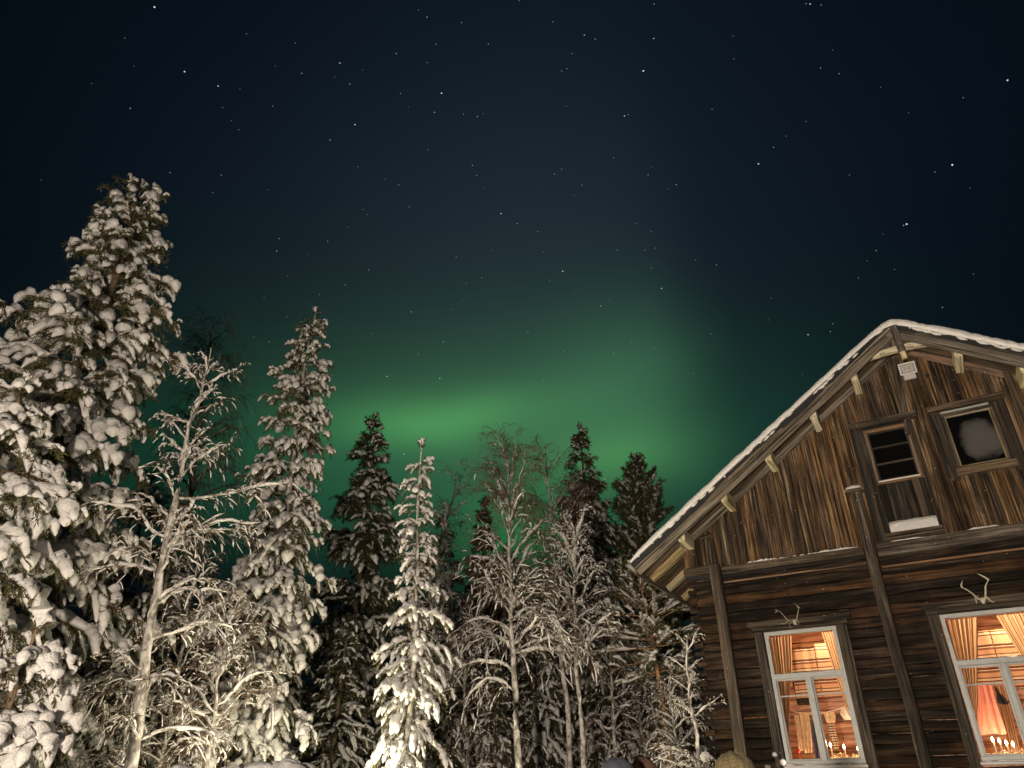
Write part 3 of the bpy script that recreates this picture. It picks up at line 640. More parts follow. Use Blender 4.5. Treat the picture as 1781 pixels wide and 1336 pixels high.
def roof():
    for sgn, name in ((1, 'soffit'), (-1, 'soffit')):
        b = MB(); ue = EAVE if sgn == 1 else 2*RIDGE-EAVE; d = -0.66
        while d < DEEP:
            b.beam((ue, d, S(ue)+0.02), (RIDGE, d, S(RIDGE)+0.02), 0.142, 0.035, up=UP[sgn], seg=1.0, bev=0.006, jit=0.003); d += 0.148
        b.build(name, M['soffit'], house)
        f = MB(); o = UP[sgn]*0.108
        f.beam((ue-sgn*0.05, (DEEP-0.79)/2, S(ue)-0.034+o[2]), (RIDGE+0.02*sgn, (DEEP-0.79)/2, S(RIDGE)+0.012+o[2]), DEEP+0.80, 0.135, up=UP[sgn], seg=9, bev=0.01, jit=0)
        f.build('roofing', M['felt'], house)
        # rake boards: a deep one under a shallower one
        for h, off, dd, mm in ((0.20, -0.055, -0.735, 'rake'), (0.065, 0.030, -0.772, 'rake')):
            b = MB(); a = np.array([ue, dd, S(ue)]); e = np.array([RIDGE+sgn*0.03, dd, S(RIDGE)+0.02]); n = UP[sgn]*off
            b.beam(a+n, e+n, 0.045, h, up=UP[sgn], seg=0.6, bev=0.006, jit=0.003, bow=0.003); b.build('rake_board', M[mm], house)
        # frieze along the wall under the soffit
        b = MB(); a = np.array([0.0 if sgn == 1 else WID, -0.075, S(0)-0.07]); e = np.array([RIDGE, -0.075, S(RIDGE)-0.07])
        b.beam(a, e, 0.05, 0.15, up=UP[sgn], seg=0.6, bev=0.02, jit=0.003, bow=0.006); b.build('frieze_board', M['orange_or_lit' if sgn < 0 else 'rake'], house)  # right frieze gets orange wood as painted warm light
    for u in (4.02, 3.13, 2.14, 1.16, 0.20, 5.80, 6.66, 7.62, 8.6, 9.56):
        sgn = 1 if u < RIDGE else -1; z = S(u)-0.15
        b = MB(); b.beam((u, -0.72, z), (u, 0.1, z), 0.125, 0.25, up=(0, 0, 1), seg=0.2, bev=0.008, jit=0.004); b.build('purlin', M['pale'], house)
    for d in (0.02, 1.05, 2.1, 3.2, 4.3, 5.4):
        for sgn in (1, -1):
            f = (lambda u: u) if sgn == 1 else (lambda u: 2*RIDGE-u)
            b = MB(); b.beam((f(-0.76), d, S(-0.76)-0.085), (f(0.06), d, S(0.06)-0.085), 0.13, 0.15, up=UP[sgn], seg=0.2, bev=0.02, jit=0.005); b.build('rafter_tail', M['tail'], house)
    for sgn in (1, -1):
        f = (lambda u: u) if sgn == 1 else (lambda u: 2*RIDGE-u)
        b = MB(); b.beam((f(-0.835), -0.70, S(EAVE)-0.035), (f(-0.835), DEEP, S(EAVE)-0.035), 0.035, 0.14, seg=1.0, bev=0.006, jit=0.003); b.build('fascia', M['rake'], house)
    # ornament of the gable peak: collar tie, pendant with its bolt
    b = MB()
    n = 14
    for i in range(n-1):
        x0 = 4.26+(5.56-4.26)*i/(n-1); x1 = 4.26+(5.56-4.26)*(i+1)/(n-1); zf = lambda x: 8.86+0.05*(1-((x-4.91)/0.65)**2)
        b.beam((x0, -0.69, zf(x0)), (x1+0.004, -0.69, zf(x1)), 0.11, 0.10, seg=0.3, bev=0.006, jit=0.003, rnd=0.31)
    b.build('collar_tie', M['pale'], house)
    b = MB()
    for i in range(5): b.beam((4.50+0.10*i*1.9-0.02, -0.66, 8.95+0.0*i), (4.50+0.10*i*1.9-0.02, -0.66, min(S(4.50+0.19*i)-0.02, 9.3)), 0.18, 0.03, up=(0, -1, 0), seg=0.3, bev=0.004, jit=0.003)
    b.build('peak_panel', M['rake'], house)
    pd = one('pendant', M['rake'], house, (4.93, -0.80, 9.36), (4.945, -0.80, 8.76), 0.13, 0.10, up=(0, -1, 0), seg=0.1, bev=0.02, jit=0.004)
    one('pendant_tip', M['pale'], pd, (4.945, -0.80, 8.765), (4.95, -0.80, 8.63), 0.10, 0.09, up=(0, -1, 0), seg=0.1, bev=0.03, jit=0.004)
    a = np.linspace(0, 2*np.pi, 14); P = np.column_stack([4.945+0.035*np.cos(a), np.full(14, -0.862), 8.86+0.035*np.sin(a)])[None]
    mesh_np('bolt_ring', *tubes(P, np.full((1, 14), 0.009), 6), M['iron'], pd)
    # snow on the roof: a thick slab with rounded, nibbled edges
    rng = np.random.default_rng(3)
    us = np.unique(np.concatenate([np.linspace(EAVE-0.07, EAVE+0.35, 14), np.linspace(EAVE+0.35, 2*RIDGE-EAVE-0.35, 190), np.linspace(2*RIDGE-EAVE-0.35, 2*RIDGE-EAVE+0.07, 14)]))
    q = np.concatenate([1-np.cos(np.linspace(0, np.pi/2, 9)), ])*0.17
    ds = np.unique(np.concatenate([-0.815+q, np.linspace(-0.64, 0.6, 12), np.linspace(0.6, DEEP, 26), DEEP+0.04-q]))
    U, D = np.meshgrid(us, ds)
    eu = np.minimum(U-us[0], us[-1]-U); ed = np.minimum(D-ds[0], ds[-1]-D)
    th = 0.140+0.012*np.sin(U*1.3)+0.006*np.sin(U*7.1+D*3)+0.004*np.sin(U*17+1)
    def rnd_edge(e, r): x = np.clip(e/r, 0, 1); return np.sqrt(np.clip(1-(1-x)**2, 0, 1))
    T = 9.32+0.168*math.hypot(SL, 1)-SL*np.sqrt((U-RIDGE)**2+0.03)
    nb = np.zeros_like(U)
    for k in range(170):
        cu, cd, rr = rng.uniform(us[0], us[-1]), -0.79+0.05*rng.normal(), rng.uniform(0.04, 0.10)
        nb = np.maximum(nb, np.sqrt(np.clip(1-((U-cu)/rr)**2-((D-cd)/0.10)**2, 0, 1)))
    amp = np.where(U > RIDGE, 1.0, 0.22)
    Zt = T+th*rnd_edge(ed, 0.10)*rnd_edge(eu, 0.28)+0.022*nb*amp
    Dt = D-0.022*nb*amp*np.exp(-(ed/0.12)**2)
    top = np.column_stack([U.ravel(), Dt.ravel(), Zt.ravel()]); bot = np.column_stack([U.ravel(), D.ravel(), (T-0.02).ravel()])
    nx = len(us); ny = len(ds); i = (np.arange(ny-1)[:, None]*nx+np.arange(nx-1)[None])
    F = [np.stack([i, i+1, i+nx+1, i+nx], -1).reshape(-1, 4), np.stack([i, i+nx, i+nx+1, i+1], -1).reshape(-1, 4)+nx*ny]
    e = np.arange(nx-1); N0 = nx*ny
    F.append(np.stack([e+N0, e+1+N0, e+1, e], -1)); o_ = (ny-1)*nx; F.append(np.stack([o_+e, o_+e+1, o_+e+1+N0, o_+e+N0], -1))
    e = np.arange(ny-1)*nx; F.append(np.stack([e, e+nx, e+nx+N0, e+N0], -1)); e2 = e+nx-1; F.append(np.stack([e2+N0, e2+nx+N0, e2+nx, e2], -1))
    mesh_np('roof_snow', np.concatenate([top, bot]), np.concatenate(F), M['roof_snow'], house)
    # clots of snow clinging to the roofing edge under the slab
    parts = []
    for k in range(120):
        u = rng.uniform(EAVE, 2*RIDGE-EAVE); l = rng.uniform(0.03, 0.16)
        if u < RIDGE and rng.random() < 0.35: continue
        uu = np.linspace(u, u+l, 5); zz = np.array([S(x) for x in uu])+0.145+rng.uniform(-0.025, 0.03)
        parts.append(tubes(np.column_stack([uu, np.full(5, -0.80), zz])[None], np.array([[0.006, 0.022, 0.028, 0.02, 0.005]])*rng.uniform(0.6, 1.3), 6, 1, 0, 0.2, rng))
    tag(mesh_np('edge_snow', *joinVF(parts), M['snow'], house), kind='stuff')
roof()

def rect_pane(name, u0, u1, z0, z1, d, m, parent):
    c = np.array([(u0+u1)/2, d, (z0+z1)/2]); V = []; 
    for dd in (-0.003, 0.003):
        V += [(u0, d+dd, z0), (u1, d+dd, z0), (u1, d+dd, z1), (u0, d+dd, z1)]
    V = np.array(V); F = [(0, 1, 2, 3), (7, 6, 5, 4), (0, 4, 5, 1), (1, 5, 6, 2), (2, 6, 7, 3), (3, 7, 4, 0)]
    G = np.column_stack([V[:, 1]*0, V[:, 0]-c[0], V[:, 2]-c[2]])
    return mesh_np(name, V, F, m, parent, False, G, np.zeros(8))
def frame_mb(u0, u1, z0, z1, w, d, th):
    b = MB()
    b.beam((u0, d, z1-w/2), (u1, d, z1-w/2), th, w, bev=0.006, jit=0.001); b.beam((u0, d, z0+w/2), (u1, d, z0+w/2), th, w, bev=0.006, jit=0.001)
    for c in (u0+w/2, u1-w/2): b.beam((c, d, z0+w), (c, d, z1-w), w, th-0.004, up=(0, -1, 0), bev=0.006, jit=0.001)
    return b
def lit_window(u0, u1, mu, hdr):
    z0, z1 = 1.90, 4.10; zt = 3.32
    w = frame_mb(u0, u1, z0, z1, 0.065, -0.015, 0.11).build('window', M['grey_paint'], house)
    one('transom', M['grey_paint'], w, (u0+0.06, -0.03, zt), (u1-0.06, -0.03, zt), 0.10, 0.095, bev=0.015, jit=0.001)
    one('mullion', M['grey_paint'], w, (mu, -0.025, z0+0.06), (mu, -0.025, zt-0.045), 0.085, 0.09, up=(0, -1, 0), bev=0.01, jit=0.001)
    for a, c in ((u0+0.062, mu-0.04), (mu+0.04, u1-0.062)):
        frame_mb(a, c, z0+0.062, zt-0.045, 0.03, 0.0, 0.06).build('sash', M['grey_paint'], w)
        one('glazing_bar', M['grey_paint'], w, (a+0.03, -0.005, 2.99), (c-0.03, -0.005, 2.99), 0.04, 0.024, bev=0.004, jit=0.0005)
        rect_pane('pane', a+0.025, c-0.025, z0+0.09, zt-0.07, 0.012, M['glass'], w)
    rect_pane('pane', u0+0.06, u1-0.06, zt+0.045, z1-0.06, 0.012, M['glass'], w)
    s = one('sill', M['grey_paint'], w, (u0-0.03, -0.09, z0-0.035), (u1+0.03, -0.09, z0-0.035), 0.17, 0.045, bev=0.008, jit=0.001)
    P = np.column_stack([np.linspace(u0, u1, 16), np.full(16, -0.11), np.full(16, z0-0.014)])[None]
    mesh_np('sill_snow', *tubes(P, np.clip(0.016+0.012*np.random.randn(1, 16), 0.004, 0.03), 8, 0.3, 0.2), M['snow'], s)
    for c in (u0-0.075, u1+0.075): one('casing', M['trim'], w, (c, -0.045, 1.62), (c, -0.045, z1+0.01), 0.13, 0.07, up=(0, -1, 0), bev=0.012, jit=0.004)
    for c, sg in ((u0-0.155, 1), (u1+0.155, -1)): one('casing', M['trim'], w, (c, -0.03, 1.55), (c, -0.03, z1+0.0), 0.05, 0.10, up=(0, -1, 0), bev=0.012, jit=0.004)
    b = MB(); h0, h1 = hdr
    b.beam((h0+0.06, -0.075, 4.145), (h1-0.06, -0.075, 4.145), 0.13, 0.07, bev=0.01, jit=0.003, rnd=0.4)
    b.beam((h0, -0.105, 4.235), (h1, -0.105, 4.235), 0.19, 0.11, bev=0.02, jit=0.004, bow=0.003, rnd=0.4)
    hd = b.build('header', M['trim'], w); return w
lit_window(1.34, 2.61, 1.975, (1.09, 2.89))
lit_window(4.27, 5.64, 4.955, (4.02, 5.90))

def loft_door():
    b = MB(); z0 = 5.66
    for i, c in enumerate((3.96, 4.10, 4.25, 4.40, 4.55, 4.66)): b.beam((c, 0.02, z0), (c, 0.02, 6.60), 0.145, 0.03, up=(0, -1, 0), jit=0.003, bev=0.006)
    d = b.build('loft_door', M['door'], house)
    fr = frame_mb(3.885, 4.69, 6.55, 7.67, 0.065, 0.0, 0.07).build('door_frame', M['orange_or_lit'], d)
    frame_mb(3.945, 4.63, 6.61, 7.61, 0.03, 0.012, 0.05).build('sash', M['trim'], d)
    for z in (7.28, 6.945): one('glazing_bar', M['trim'], d, (3.97, 0.0, z), (4.61, 0.0, z), 0.04, 0.03, bev=0.004, jit=0.001)
    for a, e in ((7.295, 7.585), (6.96, 7.265), (6.635, 6.93)): rect_pane('pane', 3.97, 4.61, a, e, 0.02, M['dark_glass'], d)
    for c in (3.765, 3.855, 4.725): one('jamb', M['trim'], d, (c, -0.05-0.02*(c < 3.8), 5.44), (c, -0.05-0.02*(c < 3.8), 7.70), 0.085, 0.08, up=(0, -1, 0), jit=0.004, bow=0.002)
    one('lintel', M['post'], d, (3.66, -0.105, 7.765), (4.87, -0.105, 7.765), 0.17, 0.105, jit=0.005, bev=0.02)
    one('sill', M['post'], d, (3.79, -0.12, 5.50), (4.72, -0.12, 5.50), 0.16, 0.14, jit=0.004)
    P = np.column_stack([np.linspace(3.90, 4.68, 12), np.full(12, -0.06), np.full(12, 5.60)])[None]
    rr = np.full((1, 12), 0.20); rr[0, [0, -1]] = 0.185
    V, F = tubes(P, rr, 10, 0.35, 0.1, 0.04, np.random.default_rng(4)); V[:, 1] = -0.005+(V[:, 1]+0.06)*0.35
    mesh_np('door_snow', V, F, M['snow'], d)
    one('sill_snow', M['snow'], d, (3.93, -0.02, 6.595), (4.64, -0.02, 6.595), 0.06, 0.022, jit=0.003)
loft_door()
def loft_window():
    w = frame_mb(5.25, 6.10, 6.56, 7.68, 0.05, 0.0, 0.07).build('loft_window', M['post'], house)
    frame_mb(5.295, 6.055, 6.605, 7.635, 0.035, 0.02, 0.05).build('sash', M['tail'], w)
    rect_pane('pane', 5.325, 6.03, 6.64, 7.60, 0.03, M['frost_glass'], w)
    one('casing', M['trim'], w, (5.175, -0.05, 6.36), (5.175, -0.05, 7.70), 0.14, 0.08, up=(0, -1, 0), jit=0.004)
    one('casing', M['trim'], w, (6.19, -0.05, 6.36), (6.19, -0.05, 7.70), 0.17, 0.08, up=(0, -1, 0), jit=0.004)
    one('lintel', M['post'], w, (5.06, -0.105, 7.775), (6.32, -0.105, 7.775), 0.17, 0.105, jit=0.005, bev=0.02)
    s = one('sill', M['rake'], w, (5.21, -0.09, 6.49), (6.14, -0.09, 6.49), 0.10, 0.13, jit=0.002, bev=0.01)
    one('top_strip', M['grey_paint'], w, (5.26, -0.045, 7.70), (6.05, -0.045, 7.70), 0.05, 0.035, jit=0.002)
loft_window()

# room behind the lit windows
def room():
    b = MB(); z = 1.0
    while z < 4.8: b.beam((0.22, 4.0, z), (WID-0.2, 4.0, z), 0.2, 0.238, seg=1, bev=0.05, jit=0.004); z += 0.24
    for s in (3.45,):
        z = 1.0
        while z < 4.8: b.beam((s, 0.25, z), (s, 3.9, z), 0.16, 0.238, seg=1, bev=0.05, jit=0.004); z += 0.24
    b.build('room_wall', M['inner_wood'], house)
    c = MB(); d = 0.3
    while d < 4.0: c.beam((0.2, d, 4.78), (WID-0.2, d, 4.78), 0.178, 0.03, seg=2, bev=0.006, jit=0.002); d += 0.18
    c.build('room_ceiling', M['inner_ceiling'], house)
    k = MB()
    for u in (0.9, 2.15, 3.0, 4.6, 5.5, 6.8): k.beam((u, 0.25, 4.68), (u, 3.9, 4.68), 0.16, 0.18, seg=1, bev=0.02, jit=0.004)
    k.build('ceiling_beam', M['inner_wood'], house)
    f = MB(); f.beam((0.2, 2.1, 1.0), (WID-0.2, 2.1, 1.0), 3.8, 0.06, seg=4, bev=0.01, jit=0); f.build('room_floor', M['inner_wood'], house)
room()
for u_ in (2.0, 5.0):
    lamp('room_lamp_light', Hw(u_, 0.80, 1.45), 190, (1.0, 0.66, 0.43), 0.12)
    lamp('room_lamp_light', Hw(u_+0.3, 1.15, 4.25), 135, (1.0, 0.66, 0.41), 0.12)

# ------------------------------------------------------------------ things in the room and on the house
def drape(name, rows, d0, m, label, cat, group=None, folds=6, amp=0.035, n=40, wm=0.6, thick=0.0, hem=0.0, seed=0):
    """hanging cloth: rows (z, left u, right u) from top to bottom, pleated in depth"""
    rng = np.random.default_rng(seed); rows = np.array(rows, float); k = 26
    t = np.linspace(0, 1, len(rows)); tt = np.linspace(0, 1, k)
    z, a, b = (np.interp(tt, t, rows[:, i]) for i in range(3))
    f = np.linspace(0, 1, n)[None]; ph = rng.random(3)*6.28
    U = a[:, None]+(b-a)[:, None]*f
    D = d0+amp*np.sin(f*2*np.pi*folds+ph[0]+0.5*np.sin(tt[:, None]*3+ph[1]))+amp*0.4*np.sin(f*2*np.pi*folds*2.3+ph[2])
    Z = z[:, None]+hem*np.sin(f*9+ph[1])*(tt[:, None] > 0.97)
    c = Vector((rows[0, 1], d0, rows[-1, 0])); V = np.stack([U-c[0], D-c[1], Z-c[2]], -1).reshape(-1, 3)
    i = np.arange(k-1)[:, None]*n+np.arange(n-1)[None]; N = k*n
    F = np.stack([i, i+n, i+n+1, i+1], -1).reshape(-1, 4)
    G = np.stack([f*wm+0*U, 0*U, Z], -1).reshape(-1, 3)
    o = mesh_np(name, V, F, m, None, True, G, np.zeros(N))
    o.location = Hw(*c); o.rotation_euler = (0, 0, HRZ); return tag(o, label, cat, group)
CG = 'striped curtains in the lit windows'
drape('curtain', [(4.04, 1.37, 1.78), (3.4, 1.37, 1.67), (3.1, 1.37, 1.59), (2.4, 1.37, 1.42), (2.0, 1.37, 1.40)], 0.17, M['curtain'], 'striped curtain gathered at the left side of the smaller lit window', 'curtain', CG, 7, 0.03, wm=0.9, seed=1)
drape('curtain', [(4.04, 2.32, 2.60), (3.4, 2.39, 2.60), (3.0, 2.43, 2.60), (2.6, 2.51, 2.60), (2.0, 2.57, 2.60)], 0.17, M['curtain'], 'striped curtain drawn to the right side of the smaller lit window', 'curtain', CG, 5, 0.03, wm=0.7, seed=2)
drape('curtain', [(4.04, 4.30, 4.83), (3.4, 4.30, 4.64), (3.0, 4.30, 4.52), (2.4, 4.30, 4.36), (2.0, 4.30, 4.34)], 0.17, M['curtain'], 'striped curtain at the left of the larger window, behind the pink dress', 'curtain', CG, 7, 0.03, wm=1.0, seed=3)
drape('curtain', [(4.04, 5.09, 5.60), (3.4, 5.24, 5.60), (3.0, 5.36, 5.60), (2.4, 5.50, 5.60), (2.0, 5.54, 5.60)], 0.17, M['curtain'], 'striped curtain swept aside at the upper right of the larger window', 'curtain', CG, 7, 0.03, wm=1.0, seed=4)
for k_ in ('curtain', 'rug'): translucent(M[k_], 0.8 if k_ == 'curtain' else 0.45)
RG = 'striped woven rugs hung in the room'
for i, (u0, u1, z1, lb) in enumerate(((1.46, 1.945, 3.98, 'striped woven rug hanging left of the seam in the smaller window'), (1.965, 2.55, 4.06, 'striped woven rug hanging right of the seam in the smaller window'),
                                      (4.35, 4.99, 4.03, 'striped woven rug hanging above the pink dress in the larger window'), (5.01, 5.60, 4.03, 'striped woven rug partly behind the swept curtain of the larger window'))):
    drape('hanging_rug', [(z1, u0, u1), (3.09, u0-0.03, u1-0.03)], 1.5+0.02*i, M['rug'], lb, 'rug', RG, 1.3, 0.012, wm=u1-u0, seed=20+i)
M['pink'] = plain('pink_cloth', (0.80, 0.36, 0.28), 0.85, ns=14, amt=0.12); M['cream'] = plain('cream_cloth', (0.66, 0.52, 0.34), 0.9, ns=18, amt=0.2)
M['navy'] = plain('navy_cloth', (0.03, 0.03, 0.06), 0.9, ns=18); M['black_cloth'] = plain('black_cloth', (0.012, 0.012, 0.015), 0.8, ns=18)
M['plaid'] = stripe_mat('checked_cloth', [(1, (0.5, 0.4, 0.3)), (1, (0.08, 0.06, 0.05)), (1.5, (0.42, 0.32, 0.22)), (0.7, (0.06, 0.05, 0.05))], 12, 2)
M['white_cloth'] = plain('white_cloth', (0.8, 0.76, 0.68), 0.9, ns=18, amt=0.08); M['red'] = plain('red_lacquer', (0.55, 0.02, 0.03), 0.3, ns=10)
for k_ in ('pink', 'cream', 'white_cloth'): translucent(M[k_], 0.45)
LG = 'laundry on the line in the smaller window'
drape('trousers', [(2.77, 1.56, 1.73), (2.5, 1.55, 1.71), (2.11, 1.53, 1.66)], 0.78, M['cream'], 'pale trousers hanging on the clothes line beside the left sash', 'trousers', LG, 2, 0.02, seed=5)
drape('stockings', [(2.74, 1.45, 1.53), (2.5, 1.44, 1.52), (2.15, 1.42, 1.50)], 0.82, M['cream'], 'long cream stockings at the left end of the clothes line', 'stockings', LG, 1.5, 0.02, seed=6)
drape('leggings', [(2.62, 1.72, 1.86), (2.4, 1.71, 1.83), (1.95, 1.68, 1.78)], 0.80, M['navy'], 'dark blue leggings hanging beside the pale trousers', 'leggings', LG, 1.5, 0.02, seed=7)
drape('hand_towel', [(2.76, 1.98, 2.16), (2.70, 1.98, 2.18), (2.58, 2.0, 2.15)], 0.80, M['cream'], 'small cream towel pegged in the middle of the clothes line', 'towel', LG, 1.5, 0.015, seed=8)
drape('checked_scarf', [(2.58, 1.99, 2.10), (2.4, 1.99, 2.11), (2.15, 2.01, 2.11)], 0.88, M['plaid'], 'checked scarf hanging below the small cream towel', 'scarf', LG, 1.5, 0.015, seed=9)
drape('white_cap', [(2.83, 2.30, 2.40), (2.72, 2.26, 2.46), (2.62, 2.32, 2.48)], 0.80, M['white_cloth'], 'white bonnet hanging at the right end of the clothes line', 'cap', LG, 1.2, 0.03, seed=10)
P = np.array([[1.36, 0.8, 2.86], [1.5, 0.8, 2.79], [1.75, 0.8, 2.745], [2.0, 0.8, 2.755], [2.25, 0.8, 2.80], [2.6, 0.8, 2.92]])
o = mesh_np('clothes_line', *tubes((P-P[0])[None], np.full((1, 6), 0.006), 6), M['white_cloth']); o.location = Hw(*P[0]); o.rotation_euler = (0, 0, HRZ); tag(o, 'thin cord with laundry strung across the smaller lit window', 'clothes line')
drape('pink_dress', [(3.06, 4.55, 4.70), (3.0, 4.50, 4.73), (2.85, 4.49, 4.72), (2.6, 4.41, 4.72), (2.29, 4.31, 4.73)], 0.48, M['pink'], 'pink sleeveless dress hanging in the larger lit window', 'dress', None, 2.5, 0.025, hem=0.01, seed=11)
drape('bra', [(3.0, 4.755, 4.77), (2.88, 4.76, 4.80), (2.80, 4.735, 4.86), (2.73, 4.74, 4.89), (2.71, 4.78, 4.86)], 0.40, M['black_cloth'], 'black bra hanging beside the pink dress', 'bra', None, 1.5, 0.02, seed=12)
drape('light_curtain', [(3.05, 4.76, 4.93), (2.5, 4.74, 4.90), (2.05, 4.70, 4.86)], 1.0, M['curtain'], 'pale striped cloth hanging behind the black bra', 'cloth', None, 3, 0.02, wm=0.5, seed=13)
def hthing(name, u, d, z, label, cat, group=None): return empty(name, Hw(u, d, z), HRZ, label, cat, group)
def lathe(name, prof, m, parent, off=(0, 0, 0), n=20, axis='z'):
    pr = np.array(prof, float); a = np.arange(n)*2*np.pi/n
    V = np.stack([pr[:, :1]*np.cos(a)[None], pr[:, :1]*np.sin(a)[None], pr[:, 1:]+0*a[None]], -1)
    if axis == 'y': V = V[..., [0, 2, 1]]
    V = V.reshape(-1, 3)+np.array(off); k = len(pr); i = np.arange(k-1)[:, None]*n; j = np.arange(n)[None]; j2 = (j+1) % n
    F = np.stack([i+j, i+j2, i+n+j2, i+n+j], -1).reshape(-1, 4); return mesh_np(name, V, F, m, parent)
M['flame'] = glowmat('candle_flame', (1.0, 0.66, 0.30), 55); M['wax'] = plain('candle_wax', (0.72, 0.62, 0.46), 0.5, ns=15, amt=0.1); M['brass'] = plain('brass', (0.6, 0.42, 0.18), 0.3, 0.9, ns=20, amt=0.2)
M['gilt'] = plain('gilded_twig', (0.85, 0.72, 0.5), 0.3, 0.3, ns=30, amt=0.2)
for e in ('flame',): M[e].cycles.emission_sampling = 'NONE'
def candle_stand(u, z, label, dx, hts):
    t = hthing('candle_stand', u, 0.15, z, label, 'candle stand', 'candles on the window sills')
    x = [i*dx for i in range(len(hts))]
    b = mesh_np('holder', *joinVF([tubes(np.array([[-0.05, 0, 0.01], [x[-1]/2, 0, 0.0], [x[-1]+0.05, 0, 0.01]])[None], np.array([[0.012, 0.016, 0.012]]), 8)]+[tubes(np.array([[q, 0, 0.0], [q, 0, 0.03], [q, 0, 0.045]])[None], np.array([[0.006, 0.016, 0.02]]), 8) for q in x]), M['brass'], t)
    for q, h in zip(x, hts):
        c = lathe('candle', [(0.001, 0.04), (0.011, 0.04), (0.011, h-0.02), (0.009, h-0.012), (0.001, h-0.015)], M['wax'], t, (q, 0, 0))
        lathe('flame', [(0.001, h-0.012), (0.013, h+0.002), (0.018, h+0.018), (0.012, h+0.040), (0.001, h+0.066)], M['flame'], c, (q, 0, 0), 10)
    return t
candle_stand(2.08, 1.975, 'row of three burning candles on the sill of the smaller window', 0.213, (0.20, 0.165, 0.135))
candle_stand(4.50, 1.975, 'row of four burning candles on the sill of the larger window', 0.085, (0.20, 0.18, 0.15, 0.13))
for u, z in ((2.08, 2.24), (2.29, 2.2), (2.51, 2.18), (4.6, 2.24)): lamp('candle_light', Hw(u, 0.16, z), 6.0 if u < 3 else 16.0, (1.0, 0.60, 0.28), 0.02)
def garland(u0, u1, z, label, seed):
    rng = np.random.default_rng(seed); n = 120; t = hthing('twig_garland', u0, 0.09, z, label, 'garland', 'dried twig garlands on the sills')
    B = np.column_stack([rng.random(n)*(u1-u0), rng.normal(size=n)*0.02, np.zeros(n)]); D = norm(rng.normal(size=(n, 3))*np.array([1, 0.5, 0.6])+np.array([0, 0, 0.6]))
    Q = curve(B, D, 0.04+0.08*rng.random(n), 5, np.full(n, 0.6), rng, 0.8); mesh_np('twigs', *tubes(Q, np.full((n, 5), 0.0035)*np.linspace(1.2, 0.6, 5), 5), M['gilt'], t)
    q = np.repeat(Q[:, -1], 2, 0)[:, None]+np.array([[0, 0, -0.007], [0, 0, -0.002], [0, 0, 0.004], [0, 0, 0.008]])[None]+rng.normal(size=(2*n, 1, 3))*0.012
    tag(mesh_np('berries', *tubes(q, np.tile([0.002, 0.007, 0.007, 0.001], (2*n, 1)), 6), M['gilt'], t), kind='stuff')
garland(1.95+0.08, 2.56, 1.975, 'dried gilded twigs lying under the candles of the smaller window', 1)
garland(4.33, 4.90, 1.975, 'dried gilded twigs lying under the candles of the larger window', 2)
t = hthing('red_bauble', 1.47, 0.5, 2.0, 'red glossy ball low in the corner of the smaller window', 'ball')
lathe('ball', [(0.001, 0.10)]+[(0.035*math.sin(a), 0.135-0.035*math.cos(a)) for a in np.linspace(0.2, 2.9, 9)]+[(0.001, 0.17)], M['red'], t)
lathe('stand', [(0.03, 0.0), (0.03, 0.01), (0.008, 0.02), (0.008, 0.102), (0.001, 0.102)], M['brass'], t)
t = hthing('wall_cupboard', 1.38, 1.75, 3.0, 'dark cupboard standing behind the laundry in the smaller window', 'cupboard')
b = MB(); b.beam((0.16, 0.15, 0.0), (0.16, 0.15, 0.42), 0.34, 0.24, up=(0, -1, 0), bev=0.01); bo = b.build('body', M['door'], t)
b = MB(); b.beam((0.16, 0.015, 0.02), (0.16, 0.015, 0.40), 0.30, 0.02, up=(0, -1, 0), bev=0.006); b.build('door', M['door'], t)

def antlers(u, z, m, label, sc, seed, paths):
    t = hthing('antler_mount', u, -0.20, z, label, 'antlers', 'reindeer antlers over the windows')
    rng = np.random.default_rng(seed)
    lathe('skull', [(0.001, -0.05), (0.030, -0.045), (0.045, -0.01), (0.05, 0.03), (0.03, 0.06), (0.001, 0.065)], m, t, (0, 0.03, 0), 14)
    for pts in paths:
        pts = np.array(pts); d = np.linspace(0, 1, len(pts)); x = np.linspace(0, 1, 12)
        Q = np.column_stack([np.interp(x, d, pts[:, i]) for i in range(3)])
        for i in range(3): Q[1:-1, i] = np.convolve(Q[:, i], [0.25, 0.5, 0.25], 'valid')
        mesh_np('antler', *tubes(Q[None], (sc*(1.05-x)**0.6)[None], 8, lump=0.08, rng=rng), m, t)
antlers(1.95, 4.21, M['grey_bone'], 'grey weathered antlers fixed over the smaller lit window', 0.011, 1,
        [[(-0.03, 0, 0.02), (-0.10, -0.05, 0.02), (-0.15, -0.10, 0.10), (-0.20, -0.12, 0.19), (-0.26, -0.12, 0.20)], [(-0.26, -0.12, 0.20), (-0.29, -0.13, 0.17)], [(-0.24, -0.12, 0.20), (-0.28, -0.14, 0.23)],
         [(-0.10, -0.05, 0.02), (-0.17, -0.10, -0.04), (-0.23, -0.13, -0.02)], [(0.03, 0, 0.02), (0.07, -0.05, 0.06), (0.10, -0.10, 0.14), (0.13, -0.12, 0.17), (0.12, -0.13, 0.25), (0.06, -0.13, 0.31)],
         [(0.12, -0.13, 0.25), (0.16, -0.13, 0.20)], [(0.05, -0.05, 0.03), (0.10, -0.13, -0.05), (0.06, -0.17, -0.10)], [(-0.04, -0.05, 0.0), (-0.09, -0.14, -0.08), (-0.05, -0.18, -0.13)]])
